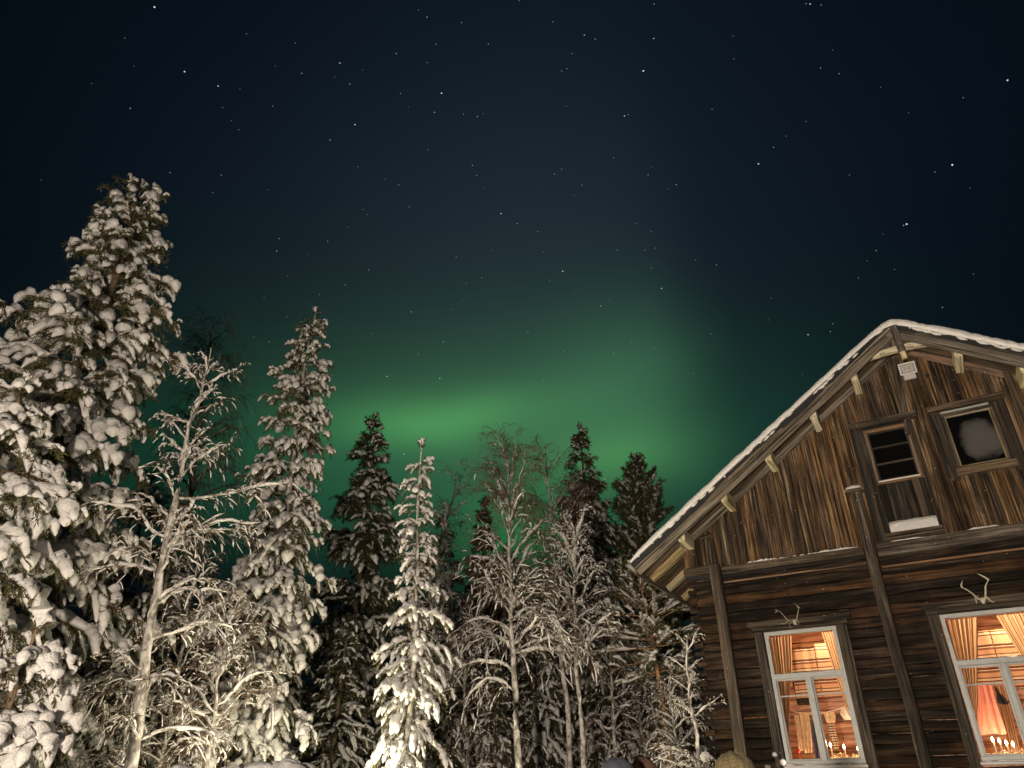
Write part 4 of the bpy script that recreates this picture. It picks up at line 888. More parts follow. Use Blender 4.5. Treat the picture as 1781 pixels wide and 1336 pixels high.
antlers(4.96, 4.23, M['bone'], 'pale reindeer antlers fixed over the larger lit window', 0.017, 2,
        [[(-0.03, 0, 0.02), (-0.08, -0.04, 0.06), (-0.13, -0.08, 0.13), (-0.20, -0.11, 0.20), (-0.25, -0.12, 0.22)], [(-0.24, -0.12, 0.22), (-0.24, -0.13, 0.27), (-0.20, -0.13, 0.33)], [(-0.09, -0.04, 0.07), (-0.10, -0.10, -0.02), (-0.11, -0.13, -0.06)],
         [(0.03, 0, 0.02), (0.07, -0.05, 0.10), (0.09, -0.09, 0.20), (0.14, -0.11, 0.27), (0.17, -0.12, 0.29)], [(0.17, -0.12, 0.29), (0.12, -0.13, 0.35), (0.03, -0.13, 0.42)], [(0.05, -0.05, 0.06), (0.10, -0.12, -0.04), (0.14, -0.15, -0.08)]])
# floodlight under the peak, switched off
t = hthing('floodlight', 4.97, -0.10, 8.55, 'square white floodlight on the gable under the roof peak', 'floodlight')
def tilt(p): c, s = math.cos(0.55), math.sin(0.55); p = np.asarray(p, float); return np.column_stack([p[:, 0], p[:, 1]*c-p[:, 2]*s*-1*-1, p[:, 1]*s+p[:, 2]*c])
def tb(name, m, par, c, sz, rot=0.45):
    V = np.array([(x, y, z) for x in (-.5, .5) for y in (-.5, .5) for z in (-.5, .5)])*np.array(sz)+np.array(c)
    cs, sn = math.cos(rot), math.sin(rot); V = np.column_stack([V[:, 0], V[:, 1]*cs-V[:, 2]*sn, V[:, 1]*sn+V[:, 2]*cs])+np.array([0, -0.09, 0.16])
    F = [(0, 1, 3, 2), (4, 6, 7, 5), (0, 4, 5, 1), (2, 3, 7, 6), (0, 2, 6, 4), (1, 5, 7, 3)]
    o = mesh_np(name, V, F, m, par, False); bv = o.modifiers.new('bevel', 'BEVEL'); bv.width = 0.006; bv.segments = 2; return o
tb('housing', M['white_plastic'], t, (0, 0.03, 0), (0.27, 0.07, 0.21))
fr = MB()
for c, sz in (((0, -0.012, 0.102), (0.30, 0.03, 0.026)), ((0, -0.012, -0.102), (0.30, 0.03, 0.026)), ((-0.137, -0.012, 0), (0.026, 0.028, 0.178)), ((0.137, -0.012, 0), (0.026, 0.028, 0.178))): tb('bezel', M['white_plastic'], t, c, sz)
tb('gasket', M['black'], t, (0, -0.008, 0), (0.248, 0.006, 0.178))
for c, sz in (((0, -0.014, 0.047), (0.18, 0.006, 0.026)), ((0, -0.014, -0.047), (0.18, 0.006, 0.026)), ((-0.077, -0.014, 0), (0.026, 0.006, 0.068)), ((0.077, -0.014, 0), (0.026, 0.006, 0.068)), ((-0.022, -0.018, 0), (0.03, 0.01, 0.06)), ((0.022, -0.018, 0), (0.03, 0.01, 0.06))): tb('reflector', M['reflector'], t, c, sz)
tb('junction_box', M['white_plastic'], t, (0.0, 0.04, -0.17), (0.21, 0.06, 0.10), 0.1)
t = hthing('cable_pipe', 5.26, -0.06, 8.50, 'short black pipe stub left of nothing but boards, beside the floodlight', 'pipe'); t['label'] = 'short black pipe stub on the boards beside the floodlight'
lathe('pipe', [(0.001, 0.02), (0.028, 0.02), (0.032, -0.11), (0.022, -0.11), (0.020, -0.02), (0.001, -0.02)], M['black'], t, axis='y', n=16)
# wooden hook with iron strap at the head of the corner post
t = hthing('gutter_hook', 0.60, -0.14, 6.05, 'old wooden hook with iron strap on top of the corner post', 'hook')
one('arm', M['post'], t, (-0.16, -0.10, -0.04), (0.06, -0.02, 0.03), 0.07, 0.06, bev=0.02, seg=0.06, jit=0.004)
a = np.linspace(0, 5.2, 14); mesh_np('iron_strap', *tubes(np.column_stack([0.03+0.05*np.cos(a), np.full(14, -0.06), 0.06+0.055*np.sin(a)])[None], np.full((1, 14), 0.012), 6), M['iron'], t)

# ================================================================== PEOPLE (only the tops of their heads rise into the picture)
M['skin'] = plain('skin', (0.55, 0.33, 0.24), 0.5, ns=20, amt=0.08)
M['olive_wool'] = plain('olive_wool', (0.042, 0.031, 0.010), 0.95, ns=70, amt=0.5, bmp=0.6)
M['blue_coat'] = plain('blue_grey_coat', (0.022, 0.026, 0.038), 0.85, ns=12, amt=0.25); M['dark_coat'] = plain('dark_winter_coat', (0.03, 0.03, 0.035), 0.85, ns=12, amt=0.3)
M['rust_wool'] = plain('rust_wool', (0.05, 0.022, 0.012), 0.95, ns=60, amt=0.4, bmp=0.5); M['trouser'] = plain('dark_trousers', (0.02, 0.02, 0.025), 0.85, ns=12)
def person(loc, H, rz, coat, hat, label, hood=False):
    root = empty('person', loc, rz, label, 'person', 'people in the yard')
    k = H/1.72
    J = {'p': (0, 0, .92, .15), 'w': (0, .01, 1.08, .145), 'c': (0, .0, 1.30, .17), 'n': (0, -.01, 1.45, .075), 'h': (0, .01, 1.52, .072), 'h2': (0, .015, 1.60, .092), 'h3': (0, .01, 1.66, .080)}
    E = [('p', 'w'), ('w', 'c'), ('c', 'n'), ('n', 'h'), ('h', 'h2'), ('h2', 'h3')]
    for s, g in ((1, 'l'), (-1, 'r')):
        J.update({g+'s': (s*.19, 0, 1.37, .075), g+'e': (s*.25, -.02, 1.10, .058), g+'wr': (s*.24, .08, .88, .045), g+'pa': (s*.235, .12, .81, .042),
                  g+'hip': (s*.10, 0, .86, .11), g+'k': (s*.115, .02, .50, .075), g+'a': (s*.12, -.02, .10, .055), g+'t': (s*.13, .13, .045, .048)})
        E += [('c', g+'s'), (g+'s', g+'e'), (g+'e', g+'wr'), (g+'wr', g+'pa'), ('p', g+'hip'), (g+'hip', g+'k'), (g+'k', g+'a'), (g+'a', g+'t')]
        for f in range(5):
            th = f == 4; bx = s*(.235-.02*0)+(f-1.5)*.018*(0 if th else 1)
            b0 = (bx if not th else s*.205, .13 if not th else .12, .78 if not th else .815, .013); b1 = (bx if not th else s*.19, .155 if not th else .155, .745-.006*(f % 2) if not th else .79, .010); b2 = (b1[0], b1[1]-.012, b1[2]-.028, .008)
            for q, v in enumerate((b0, b1, b2)): J[f'{g}f{f}{q}'] = v
            E += [(g+'pa', f'{g}f{f}0'), (f'{g}f{f}0', f'{g}f{f}1'), (f'{g}f{f}1', f'{g}f{f}2')]
    names = list(J); me = bpy.data.meshes.new('body'); me.from_pydata([tuple(np.array(J[n][:3])*k) for n in names], [(names.index(a), names.index(b)) for a, b in E], [])
    o = bpy.data.objects.new('body', me); col.objects.link(o)
    md = o.modifiers.new('skin', 'SKIN'); 
    for i, n in enumerate(names):
        r = J[n][3]*k; me.skin_vertices[0].data[i].radius = (r, r*0.95)
    me.skin_vertices[0].data[0].use_root = True
    sb = o.modifiers.new('sub', 'SUBSURF'); sb.levels = sb.render_levels = 2
    dg = bpy.context.evaluated_depsgraph_get(); m2 = bpy.data.meshes.new_from_object(o.evaluated_get(dg))
    bpy.data.objects.remove(o); m2.materials.clear()
    for q in (coat, M['trouser'], M['skin']): m2.materials.append(q)
    for v in m2.vertices:                                            # a face: brow, nose, mouth, chin
        x, y, z = v.co/k
        if z > 1.47 and y > 0.03:
            v.co.y += k*(0.030*math.exp(-(x/0.018)**2-((z-1.565)/0.025)**2)-0.012*math.exp(-((abs(x)-0.032)/0.016)**2-((z-1.595)/0.014)**2)+0.010*math.exp(-(x/0.03)**2-((z-1.51)/0.012)**2))
    for p in m2.polygons:
        p.use_smooth = True; z = p.center.z/k; p.material_index = 2 if z > 1.46 else (0 if z > 0.80 else 1)
    ob = bpy.data.objects.new('body', m2); col.objects.link(ob); ob.parent = root
    prof = [(0.103, 1.575), (0.112, 1.60), (0.110, 1.63), (0.104, 1.66), (0.088, 1.70), (0.055, 1.732), (0.015, 1.745), (0.001, 1.746)]
    if hood: prof = [(0.11, 1.44), (0.135, 1.50), (0.138, 1.58), (0.130, 1.66), (0.105, 1.71), (0.06, 1.74), (0.001, 1.748)]
    if hood: prof = [(r*0.96, z-0.02) for r, z in prof]
    hm = lathe('hood' if hood else 'hat', [(r*k, z*k) for r, z in prof], hat, root, (0, -0.02*k if hood else 0.008*k, 0), 60)
    co = np.zeros(len(hm.data.vertices)*3); hm.data.vertices.foreach_get('co', co); co = co.reshape(-1, 3); an = np.arctan2(co[:, 1], co[:, 0])
    f_ = 1+(0.03*np.sin(an*20) if not hood else 0.035*np.sin(an*3+co[:, 2]*30)+0.02*np.sin(an*7-co[:, 2]*50)); co[:, 0] *= f_; co[:, 1] *= f_; co[:, 2] += 0.006*np.sin(an*5+co[:, 2]*40)
    hm.data.vertices.foreach_set('co', co.ravel())
    return root
person((1.105, 4.1, 0), 1.725, 2.9, M['dark_coat'], M['olive_wool'], 'person in a round olive wool hat at the bottom edge before the house corner')
person((0.74, 6.0, -0.03), 1.81, 0.6, M['blue_coat'], M['blue_coat'], 'person in a blue grey hood at the bottom edge, below the pines', True)
person((1.03, 6.55, -0.03), 1.81, -0.6, M['dark_coat'], M['rust_wool'], 'person in a rusty brown hat at the bottom edge, right of the blue grey hood')

# dried stalks with snow caps in front of the house
def stalks(loc, pts, label, seed, cap=0.022, cat='plant', group='snow capped stalks by the house'):
    rng = np.random.default_rng(seed); t = empty('dried_plant', loc, 0, label, cat, group); tv = []; sv = []
    for x, y, z, r in pts:
        Q = np.array([[0.3*x, 0.3*y, 0], [0.6*x, 0.6*y, z*0.4], [0.9*x, 0.9*y, z*0.8], [x, y, z]]); tv.append(tubes(Q[None], np.array([[0.006, 0.005, 0.004, 0.003]]), 5))
        sv.append(tubes(np.array([[x, y, z-0.2*r], [x, y, z+0.2*r], [x, y, z+0.8*r], [x, y, z+1.35*r], [x, y, z+1.6*r]])[None], np.array([[0.2, 0.85, 1, 0.7, 0.05]])*r, 10, 1, 0, 0.15, rng))
    mesh_np('stems', *joinVF(tv), M['twig_bark'], t); mesh_np('snow_cap', *joinVF(sv), M['snow'], t)
p0 = at(1350, 1360, 5.2)
def loc_of(x, y, Y): q = at(x, y, Y); return (q[0]-p0[0], q[1]-p0[1], q[2])
stalks((p0[0], p0[1], 0), [(*loc_of(1348, 1316, 5.2), 0.016), (*loc_of(1363, 1331, 5.1), 0.022), (*loc_of(1336, 1339, 5.0), 0.018), (*loc_of(1340, 1350, 5.3), 0.018)], 'dried plant with round white snow caps in front of the smaller window', 1)
p0 = at(1228, 1360, 11.5)
stalks((p0[0], p0[1], 0), [(*loc_of(1228, 1323, 11.5), 0.075), (*loc_of(1218, 1322, 11.4), 0.012), (*loc_of(1235, 1318, 11.6), 0.012), (*loc_of(1212, 1330, 11.4), 0.01), (*loc_of(1240, 1329, 11.5), 0.01)], 'dried grass clump with one snow cap at the house corner', 2)

# ================================================================== TREES
G1 = 'tall snow laden spruces'
def top(x, y, dist):                    # where a vertical tree stands whose tip shows at (x, y), dist metres away; and its height
    d = ray(x, y); s = dist/math.hypot(d[0], d[1]); q = EYE+d*s; return (q[0], q[1], 0), q[2]
p, H = top(250, 322, 17.0)
conifer('spruce', p, H, [(0, 2.6), (2.5, 2.6), (5, 2.3), (8, 1.85), (10.5, 1.55), (12.5, 1.10), (14.5, 0.72), (15.8, 0.25)], 3, 'tallest snow laden spruce at the left edge of the photo', 'spruce', G1,
        z0=1.6, step=0.42, per=7, snow=0.58, snow_top=0.40, blob=0.158, twig=0.52, dens=1.25, needle=0.13, trunk_r=0.20, elev=(-22, 30), sag=(0.38, 0.05), jag=0.52)
p, H = top(40, 655, 13.5)
conifer('spruce', p, H, [(0, 1.9), (2, 2.05), (4, 1.7), (6, 1.05), (7.4, 0.45), (8.2, 0.2)], 8, 'broad spruce under heavy snow in front of the tallest one, at the left edge', 'spruce', G1,
        z0=0.6, step=0.34, per=6, snow=0.74, snow_top=0.62, blob=0.145, twig=0.5, dens=1.1, needle=0.12, trunk_r=0.14, elev=(-28, 10), sag=(0.4, 0.2), jag=0.35)
p, H = top(62, 1075, 11.0)
conifer('young_spruce', p, H, [(0, 1.15), (1.2, 1.1), (2.4, 0.75), (3.4, 0.35), (4.2, 0.1)], 10, 'small spruce buried in rounded snow lumps in the bottom left corner', 'spruce', None,
        z0=0.4, step=0.30, per=6, snow=0.85, snow_top=0.8, blob=0.16, twig=0.40, dens=1.0, needle=0.10, trunk_r=0.07, elev=(-30, 10), sag=(0.45, 0.2), jag=0.35, leader=0.3)
p, H = top(548, 540, 19.0)
conifer('spruce', p, H, [(0, 1.6), (2.6, 1.75), (4.4, 1.35), (7.5, 1.0), (10.5, 0.85), (12.3, 0.60), (13.6, 0.33), (14.6, 0.1)], 13, 'slender tall snow laden spruce right of the leaning birch', 'spruce', G1,
        z0=2.1, step=0.38, per=7, snow=0.52, snow_top=0.42, blob=0.135, twig=0.44, dens=1.3, trunk_r=0.13, elev=(-30, 25), sag=(0.4, 0.1), jag=0.40, bark='frosted_bark')
G2 = 'dark spruces against the aurora'
p, H = top(653, 722, 28.0)
conifer('spruce', p, H, [(0, 2.1), (4, 1.9), (7.5, 1.55), (10, 1.35), (12.5, 0.85), (14.3, 0.45), (15.7, 0.1)], 17, 'dark thinly snowed spruce left of the brightly lit sapling', 'spruce', G2,
        z0=1.0, step=0.62, per=9, snow=0.52, snow_top=0.26, blob=0.115, twig=0.62, dens=1.25, needle=0.16, nw=0.03, trunk_r=0.16, elev=(-14, 34), sag=(0.34, 0.02), jag=0.42, fol='dark_needles', sides=6)
p, H = top(737, 772, 15.0)
conifer('young_spruce', p, H, [(0, 0.60), (1.8, 0.66), (3.2, 0.70), (4.6, 0.64), (5.6, 0.46), (6.2, 0.28), (7.4, 0.24), (8.0, 0.10), (8.5, 0.05)], 23, 'thin young snowy spruce lit brightly at its foot', 'spruce', None,
        z0=0.5, step=0.28, per=5, snow=0.78, snow_top=0.6, blob=0.115, twig=0.34, dens=0.9, needle=0.09, trunk_r=0.06, elev=(-35, 15), sag=(0.45, 0.2), jag=0.55, bark='frosted_bark', leader=0.9)
p, H = top(1010, 742, 28.0)
conifer('spruce', p, H, [(0, 2.3), (4, 2.0), (7, 1.6), (10, 1.25), (12.3, 0.85), (13.5, 0.42), (15.2, 0.1)], 29, 'tall brown green spruce with a spire tip behind the right birches', 'spruce', G2,
        z0=1.0, step=0.46, per=7, snow=0.44, snow_top=0.42, blob=0.11, twig=0.55, dens=1.3, needle=0.15, nw=0.03, trunk_r=0.16, elev=(-15, 30), sag=(0.25, 0.05), jag=0.34, fol='needles', sides=6)
p, H = top(1105, 798, 30.0)
conifer('pine', p, H, [(0, 0.3), (5, 1.4), (7, 2.2), (9.5, 2.0), (11.5, 1.35), (13.0, 0.75), (14.4, 0.15)], 31, 'dark bushy pine beside the eave of the house', 'pine', None,
        z0=4.5, step=0.40, per=6, snow=0.46, snow_top=0.34, blob=0.10, twig=0.55, dens=1.3, needle=0.17, nw=0.03, trunk_r=0.16, elev=(5, 55), sag=(0.2, -0.05), jag=0.35, fol='pine_needles', style='pine', bark='pine_bark', sides=6)
p, H = top(843, 868, 40.0)
conifer('spruce', p, H, [(0, 2.2), (6, 1.8), (11, 1.1), (14.5, 0.5), (16.4, 0.1)], 37, 'distant spruce tip showing between the birch crowns', 'spruce', G2,
        z0=3, step=0.45, per=6, snow=0.45, snow_top=0.2, blob=0.11, twig=0.5, dens=1.0, needle=0.2, nw=0.05, trunk_r=0.15, fol='dark_needles', sides=5)
# pine with the reddish trunk, crown hanging beside the eave
a_, b_, c_ = at(1170, 1336, 19.6), at(1140, 1165, 19.6), at(1112, 1030, 19.8)
g = a_+(a_-b_)/(a_-b_)[2]*0-np.array([0, 0, 0]); foot = a_+(a_-b_)*((a_[2])/(b_[2]-a_[2]))
conifer('pine', (foot[0], foot[1], 0), c_[2]+0.5, [(0, 0.2), (3.6, 0.5), (4.4, 1.5), (5.6, 1.6), (6.4, 1.0), (7.2, 0.3)], 41, 'slim pine with bare reddish trunk left of the house corner', 'pine', None,
        z0=3.9, step=0.28, per=5, snow=0.62, snow_top=0.55, blob=0.07, twig=0.45, dens=1.0, needle=0.13, nw=0.016, trunk_r=0.115, elev=(-8, 40), sag=(0.25, 0.05), jag=0.35, fol='pine_needles', style='pine', bark='pine_bark', lean=(c_[0]-foot[0], c_[1]-foot[1]))

BG = 'snow covered birches'
def px_trunk(pts, Y):
    q = [at(x, y, Y) for x, y in pts]; d = q[0]-q[1]; f = q[0]+d*(q[0][2]/max(0.3, -d[2])) ; f[2] = -0.1
    f[0] = q[0][0]+(q[0][0]-q[1][0])*0.6
    return [tuple(f)]+[tuple(v) for v in q]
birch('birch', px_trunk([(230, 1330), (240, 1240), (262, 1090), (288, 965), (312, 850), (328, 760), (350, 690), (372, 600)], 12.6), 51, 'leaning frosted birch between the two tallest spruces', 'birch', BG,
      r=0.112, limbs=34, t0=0.16, Lf=((0, 1.0), (0.3, 1.5), (0.6, 1.5), (0.85, 0.9), (1, 0.3)), e=(25, 52), sag=(0.5, 0.15), snow=((0, 0.95), (0.8, 0.95), (1, 0.8)), sr=0.036, sub=8, subl=0.55, ter=4, bark='frosted_bark', hang=0.5,
      explicit=[(0.56, 0.15, 2.0, 32, 0.28), (0.58, 0.3, 1.9, 40, 0.30), (0.66, 0.1, 2.0, 12, -0.05), (0.46, -0.1, 1.6, 25, 0.3), (0.40, 0.2, 1.6, 40, 0.5), (0.62, 2.9, 1.4, 35, 0.1), (0.52, 3.1, 1.3, 20, 0.2), (0.78, 3.0, 0.9, 45, 0.1)])
birch('birch', px_trunk([(901, 1330), (896, 1200), (890, 1110), (888, 1040), (885, 960), (882, 880), (879, 790)], 17.0), 52, 'straight birch with arching snowy limbs in the middle of the photo', 'birch', BG,
      r=0.085, limbs=52, t0=0.40, Lf=((0.4, 1.7), (0.6, 1.6), (0.8, 1.5), (1, 0.9)), e=(28, 66), sag=(0.62, 0.15), snow=((0, 0.95), (0.58, 0.85), (0.72, 0.35), (0.82, 0.05), (1, 0.0)), sr=0.041, sub=9, subl=0.75, ter=5, bark='frosted_bark', hang=0.6,
      explicit=[(0.47, 0.0, 1.9, 45, 0.55), (0.47, 3.2, 2.0, 45, 0.65), (0.42, 3.0, 1.9, 40, 0.75), (0.38, 3.3, 1.5, 35, 0.8), (0.52, 3.1, 1.9, 35, 0.6), (0.55, 0.2, 1.6, 35, 0.5)])
birch('birch', px_trunk([(990, 1330), (983, 1180), (972, 1050), (964, 950), (956, 860), (948, 778)], 20.0), 53, 'bare topped birch directly right of the straight one', 'birch', BG,
      r=0.075, limbs=50, t0=0.42, Lf=((0.4, 1.2), (0.7, 1.6), (1, 0.6)), e=(25, 68), sag=(0.5, 0.12), snow=((0, 0.9), (0.5, 0.75), (0.66, 0.2), (0.78, 0.02), (1, 0.0)), sr=0.040, sub=9, subl=0.8, ter=5, bark='frosted_bark', hang=0.6)
birch('birch', px_trunk([(1018, 1330), (1010, 1190), (1003, 1060), (1004, 960), (1010, 900)], 18.0), 54, 'short birch with forked snowy top in front of the spire spruce', 'birch', BG,
      r=0.072, limbs=34, t0=0.50, Lf=((0.5, 1.6), (0.8, 1.3), (1, 0.8)), e=(18, 60), sag=(0.4, 0.05), snow=((0, 0.95), (1, 0.75)), sr=0.045, sub=8, subl=0.55, ter=4, bark='frosted_bark', hang=0.45)
birch('birch', px_trunk([(745, 1330), (742, 1200), (752, 1040), (772, 920), (795, 800)], 23.0), 55, 'faint birch with a brownish top right of the brightly lit sapling', 'birch', BG,
      r=0.08, limbs=46, t0=0.35, Lf=((0.3, 1.6), (0.8, 1.1), (1, 0.5)), e=(25, 62), sag=(0.4, 0.1), snow=((0, 0.9), (0.7, 0.65), (0.9, 0.35), (1, 0.05)), sr=0.045, sub=8, subl=0.6, ter=4, bark='frosted_bark')
birch('birch', px_trunk([(1207, 1330), (1199, 1240), (1192, 1180), (1186, 1110)], 14.8), 56, 'small frosted birch right beside the house corner', 'birch', BG,
      r=0.06, limbs=34, t0=0.10, Lf=((0, 0.9), (0.5, 0.85), (1, 0.4)), e=(15, 50), sag=(0.35, 0.1), snow=((0, 0.95), (1, 0.9)), sr=0.026, sub=10, subl=0.36, ter=4, bark='frosted_bark', hang=0.5)
p, H = top(375, 552, 30.0)
birch('birch', [(p[0]+2.2, p[1], -0.1), (p[0]+1.2, p[1], H*0.35), (p[0]+0.4, p[1], H*0.7), (p[0], p[1], H)], 57, 'dim bare weeping birch behind the leaning one', 'birch', BG,
      r=0.15, limbs=40, t0=0.45, Lf=((0.4, 2.6), (0.8, 2.4), (1, 0.8)), e=(30, 68), sag=(0.55, 0.2), snow=((0, 0.5), (0.6, 0.15), (1, 0.0)), sr=0.03, sub=7, subl=1.3, ter=4, bark='twig_bark', hang=1.1, tertw=0.006)
# thin frosted undergrowth birches filling the wood; repeats are copies turned and scaled
UG = 'undergrowth birches in the wood'
def ug(loc, H, seed): return birch('young_birch', [(loc[0], loc[1], -0.1), (loc[0]+0.1, loc[1], H*0.4), (loc[0]-0.05, loc[1]+0.1, H*0.75), (loc[0]+0.1, loc[1], H)], seed, 'x', 'birch', UG,
      r=0.055, limbs=44, t0=0.12, Lf=((0, 1.3), (0.5, 1.3), (1, 0.5)), e=(18, 60), sag=(0.55, 0.15), snow=((0, 0.85), (1, 0.6)), sr=0.036, sub=8, subl=0.55, ter=5, bark='frosted_bark', hang=0.5, fine=0.75)
def base_at(x, dist): d = ray(x, 1371); s = dist/math.hypot(d[0], d[1]); return (d[0]*s, d[1]*s, 0)
ugs = [ug(base_at(805, 19.5), 5.6, 61), ug(base_at(345, 15.5), 5.2, 62)]
ugs[0]['label'] = 'frosted young birch thicket just left of the straight birch'; ugs[1]['label'] = 'frosted young birch tangled at the foot of the slender spruce'
for i, (x, dist, sc, lb) in enumerate([(862, 23, 1.10, 'frosted young birch low behind the straight birch trunk'), (940, 24, 1.2, 'frosted young birch between the straight birch and its right neighbour'), (1075, 22, 1.0, 'frosted young birch left of the reddish pine trunk'),
      (1185, 19, 0.85, 'frosted young birch low between the reddish pine and the house'), (270, 17, 1.05, 'frosted young birch in the gloom behind the leaning birch'), (770, 26, 1.35, 'frosted young birch standing farther back over the lit sapling'),
      (195, 15.5, 0.8, 'frosted young birch tucked against the tallest spruce'), (1125, 24, 1.15, 'frosted young birch in the depth behind the reddish pine')]):
    c = copy_tree(ugs[i % 2]); c.location = base_at(x, dist); c.rotation_euler = (0, 0, 1.1+i*1.9); c.scale = (sc, sc, sc*(0.95+0.1*(i % 3))); c['label'] = lb
FG = 'snowed in spruces in the depth of the wood'
def fs(loc, H, seed, label): return conifer('forest_spruce', loc, H, [(0, 1.5), (H*0.3, 1.35), (H*0.6, 0.95), (H*0.85, 0.45), (H, 0.1)], seed, label, 'spruce', FG, z0=0.5, step=0.36, per=6, snow=0.52, snow_top=0.40, blob=0.105, twig=0.45, dens=0.9,
      needle=0.15, nw=0.03, trunk_r=0.11, elev=(-32, 15), sag=(0.35, 0.15), jag=0.4, fol='dark_needles', sides=6)
fl = [fs(base_at(935, 24), 7.4, 71, 'snowed in spruce right behind the straight birch'), fs(base_at(1060, 26), 8.0, 72, 'snowed in spruce low behind the forked birch'), fs(base_at(820, 27), 8.2, 73, 'snowed in spruce beyond the young birch thicket')]
for i, (x, dist, sc, lb) in enumerate([(575, 24, 0.95, 'snowed in spruce low between the slender and the dark spruce'), (690, 24, 0.80, 'snowed in spruce right behind the lit sapling'), (755, 21, 0.62, 'small rounded snowed in spruce right of the lit sapling'), (880, 33, 1.35, 'snowed in spruce far behind the straight birch'),
      (990, 34, 1.45, 'snowed in spruce far behind the bare topped birch'), (1130, 27, 0.95, 'snowed in spruce behind the reddish pine trunk'), (1200, 24, 0.9, 'snowed in spruce beside the house corner'), (750, 36, 1.5, 'snowed in spruce deep in the wood beyond the faint birch'), (300, 22, 0.95, 'snowed in spruce in the dark behind the leaning birch'), (395, 25, 1.15, 'snowed in spruce between the leaning birch and the slender spruce'),
      (205, 20, 0.95, 'snowed in spruce in the gloom beside the tallest spruce'), (1070, 38, 1.6, 'snowed in spruce deep behind the dark bushy pine'), (480, 27, 1.1, 'snowed in spruce behind the slender spruce'), (620, 36, 1.3, 'snowed in spruce beyond the dark thinly snowed one'), (860, 20.5, 0.55, 'small snowed in spruce left of the straight birch trunk'), (130, 26, 1.3, 'snowed in spruce far behind the tallest spruce'), (1165, 36, 1.4, 'snowed in spruce far off beyond the eave')]):
    c = copy_tree(fl[i % 3]); c.location = base_at(x, dist); c.rotation_euler = (0, 0, 0.7+i*2.3); c.scale = (sc, sc, sc*(0.92+0.08*(i % 4))); c['label'] = lb

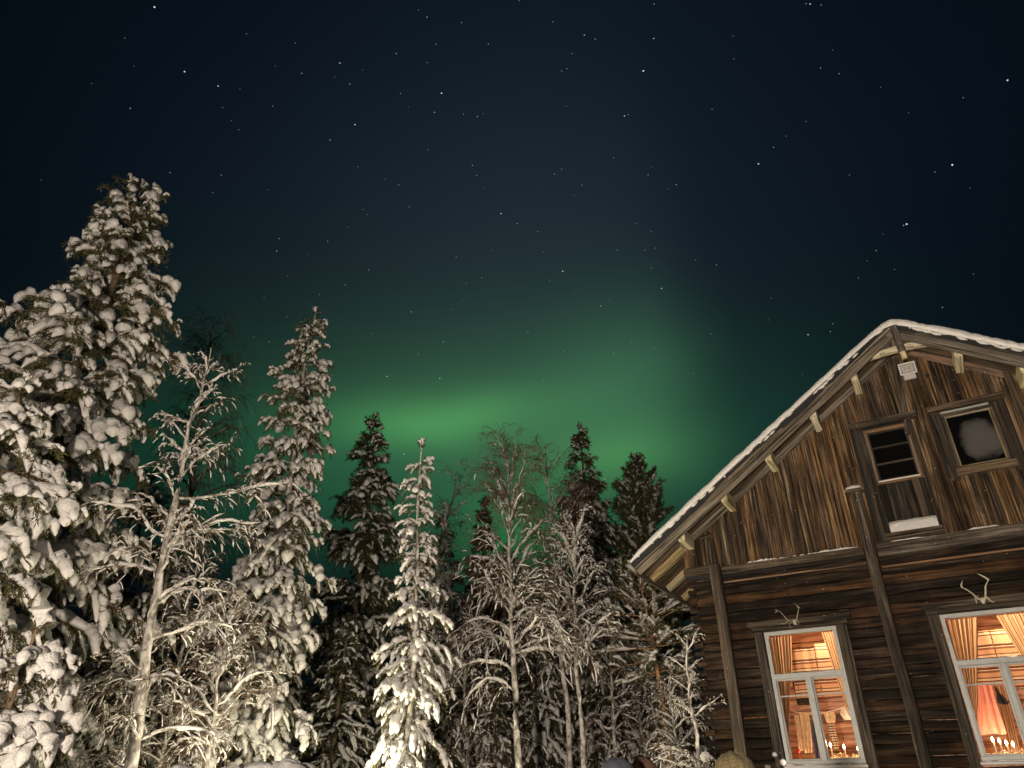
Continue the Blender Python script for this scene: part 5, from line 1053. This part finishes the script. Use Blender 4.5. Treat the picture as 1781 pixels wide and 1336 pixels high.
# ================================================================== STARS (far beyond everything)
ST = [((0, 0), '1040,48,3 1243,483,2.5 1469,580,2 841,257,.6 1660,228,.7 878,730,1.2 1500,725,.7 1558,813,.5 1608,874,.8 1145,1163,1 1490,1180,1 1433,1298,.7 277,1213,.4 903,447,.3 1616,598,.4 617,563,.3'),
 ((440, 0), '1172,116,1.3 1114,67,.6 1406,152,.9 285,291,.7 1231,298,.9 1585,298,1 965,361,1.3 585,425,2 738,472,.6 1174,422,.9 328,494,1.3 551,518,.4 652,567,1.2 993,630,1 1270,628,2.6 132,715,.9 1223,757,1.4 1418,769,.9 1511,785,1.3 1551,766,.6 687,840,2.2 520,944,1.3 1177,1008,.7 705,1123,.7 1478,1114,1.3 1506,1182,1 891,1207,.7 982,1246,1 100,1277,.4 152,443,.3 1552,1271,.4 1047,721,.3'),
 ((880, 0), '88,4,.7 998,27,1.1 316,147,.9 528,237,1.6 601,264,1.1 995,259,1.7 443,361,.8 411,463,1 374,479,1 925,478,3 1530,242,.6 1535,397,.8 407,716,.6 798,781,2 824,773,.9 1388,736,.8 725,1062,.8 375,1139,1 327,1173,1.1 510,1247,1.1 957,1178,1 1147,1243,1.2 1090,1270,.6 1700,1104,2.4 978,1127,.3'),
 ((1321, 0), '313,25,1 341,28,2 415,34,1 492,337,.5 411,459,1 536,497,1.1 816,588,.4 1670,541,2.6 1372,658,.8 1004,760,.4 313,818,.6 178,917,.6 94,993,1.1 1298,1111,3 1181,1159,.9 606,1179,.7 1418,1266,.5'),
 ((440, 330), '1053,116,.9 742,134,.5 767,168,.7 643,253,.5 1671,161,2.2 175,329,1 503,348,1 160,412,1.3 374,437,.5 1605,410,.6 1368,455,1 780,540,1 232,582,.5 620,641,1 1541,595,.9 1434,632,.8 446,706,.7 75,729,.6 1409,748,.5 1344,804,.6 1066,823,1.4 796,970,.6 228,855,.6 1283,1027,1.2 110,1025,1 1114,1108,.8 902,1257,1.8 1258,1271,1.7 5,990,.7'),
 ((880, 330), '462,39,.5 76,227,1.3 214,282,1 879,228,.8 979,281,.7 1006,393,.8 935,408,.8 751,406,1 250,418,.6 980,527,.9 1278,475,.8 1418,506,1 382,550,2.4 294,614,.8 1048,665,2 638,783,1.5 701,745,.6 460,698,.4 148,959,1 842,1029,.8 999,1065,.8 724,1101,1 395,1089,.8 1379,970,.9 1261,1240,.8 252,1287,1 948,1272,.5 1767,877,.5'),
 ((1321, 330), '991,232,3 970,241,1.3 831,298,.5 786,410,1.1 725,479,.5 909,536,.7 667,595,.8 1440,568,.6 1232,793,1 80,730,.5 495,903,1.1 477,956,1 327,977,2 289,1243,.4')]
def stars():
    L = [(404, 881, 2.4), (703, 790, 1.6), (1052, 833, 1.5), (768, 747, .8), (1167, 778, .6), (936, 749, .6), (290, 465, .5)]
    for (ox, oy), s in ST: L += [(ox+float(a)/3.872, oy+float(b)/3.872, float(m)) for a, b, m in (t.split(',') for t in s.split())]
    V = []; F = []; A = []; Rd = 1500.0
    oc = np.array([(1, 0, 0), (0, 1, 0), (-1, 0, 0), (0, -1, 0), (0, 0, 1), (0, 0, -1)], float); of = np.array([(0, 1, 4), (1, 2, 4), (2, 3, 4), (3, 0, 4), (1, 0, 5), (2, 1, 5), (3, 2, 5), (0, 3, 5)])
    for x, y, m in L:
        d = ray(x, y); d /= np.linalg.norm(d); r = Rd/713.0*(0.40+0.15*m)
        F.append(of+len(V)*6); V.append(EYE+d*Rd+oc*r); A += [0.09+0.21*m**1.3]*6
    m, nt, b = mat('starlight'); nt.nodes.remove(b); e = nt.nodes.new('ShaderNodeEmission'); e.inputs[0].default_value = (0.80, 0.90, 1.0, 1)
    nt.links.new(attr(nt, 'rnd', 'Fac'), e.inputs[1]); nt.links.new(e.outputs[0], nt.nodes['Material Output'].inputs[0]); m.cycles.emission_sampling = 'NONE'
    tag(mesh_np('stars', np.concatenate(V), np.concatenate(F), m, None, False, None, A), kind='structure')
stars()
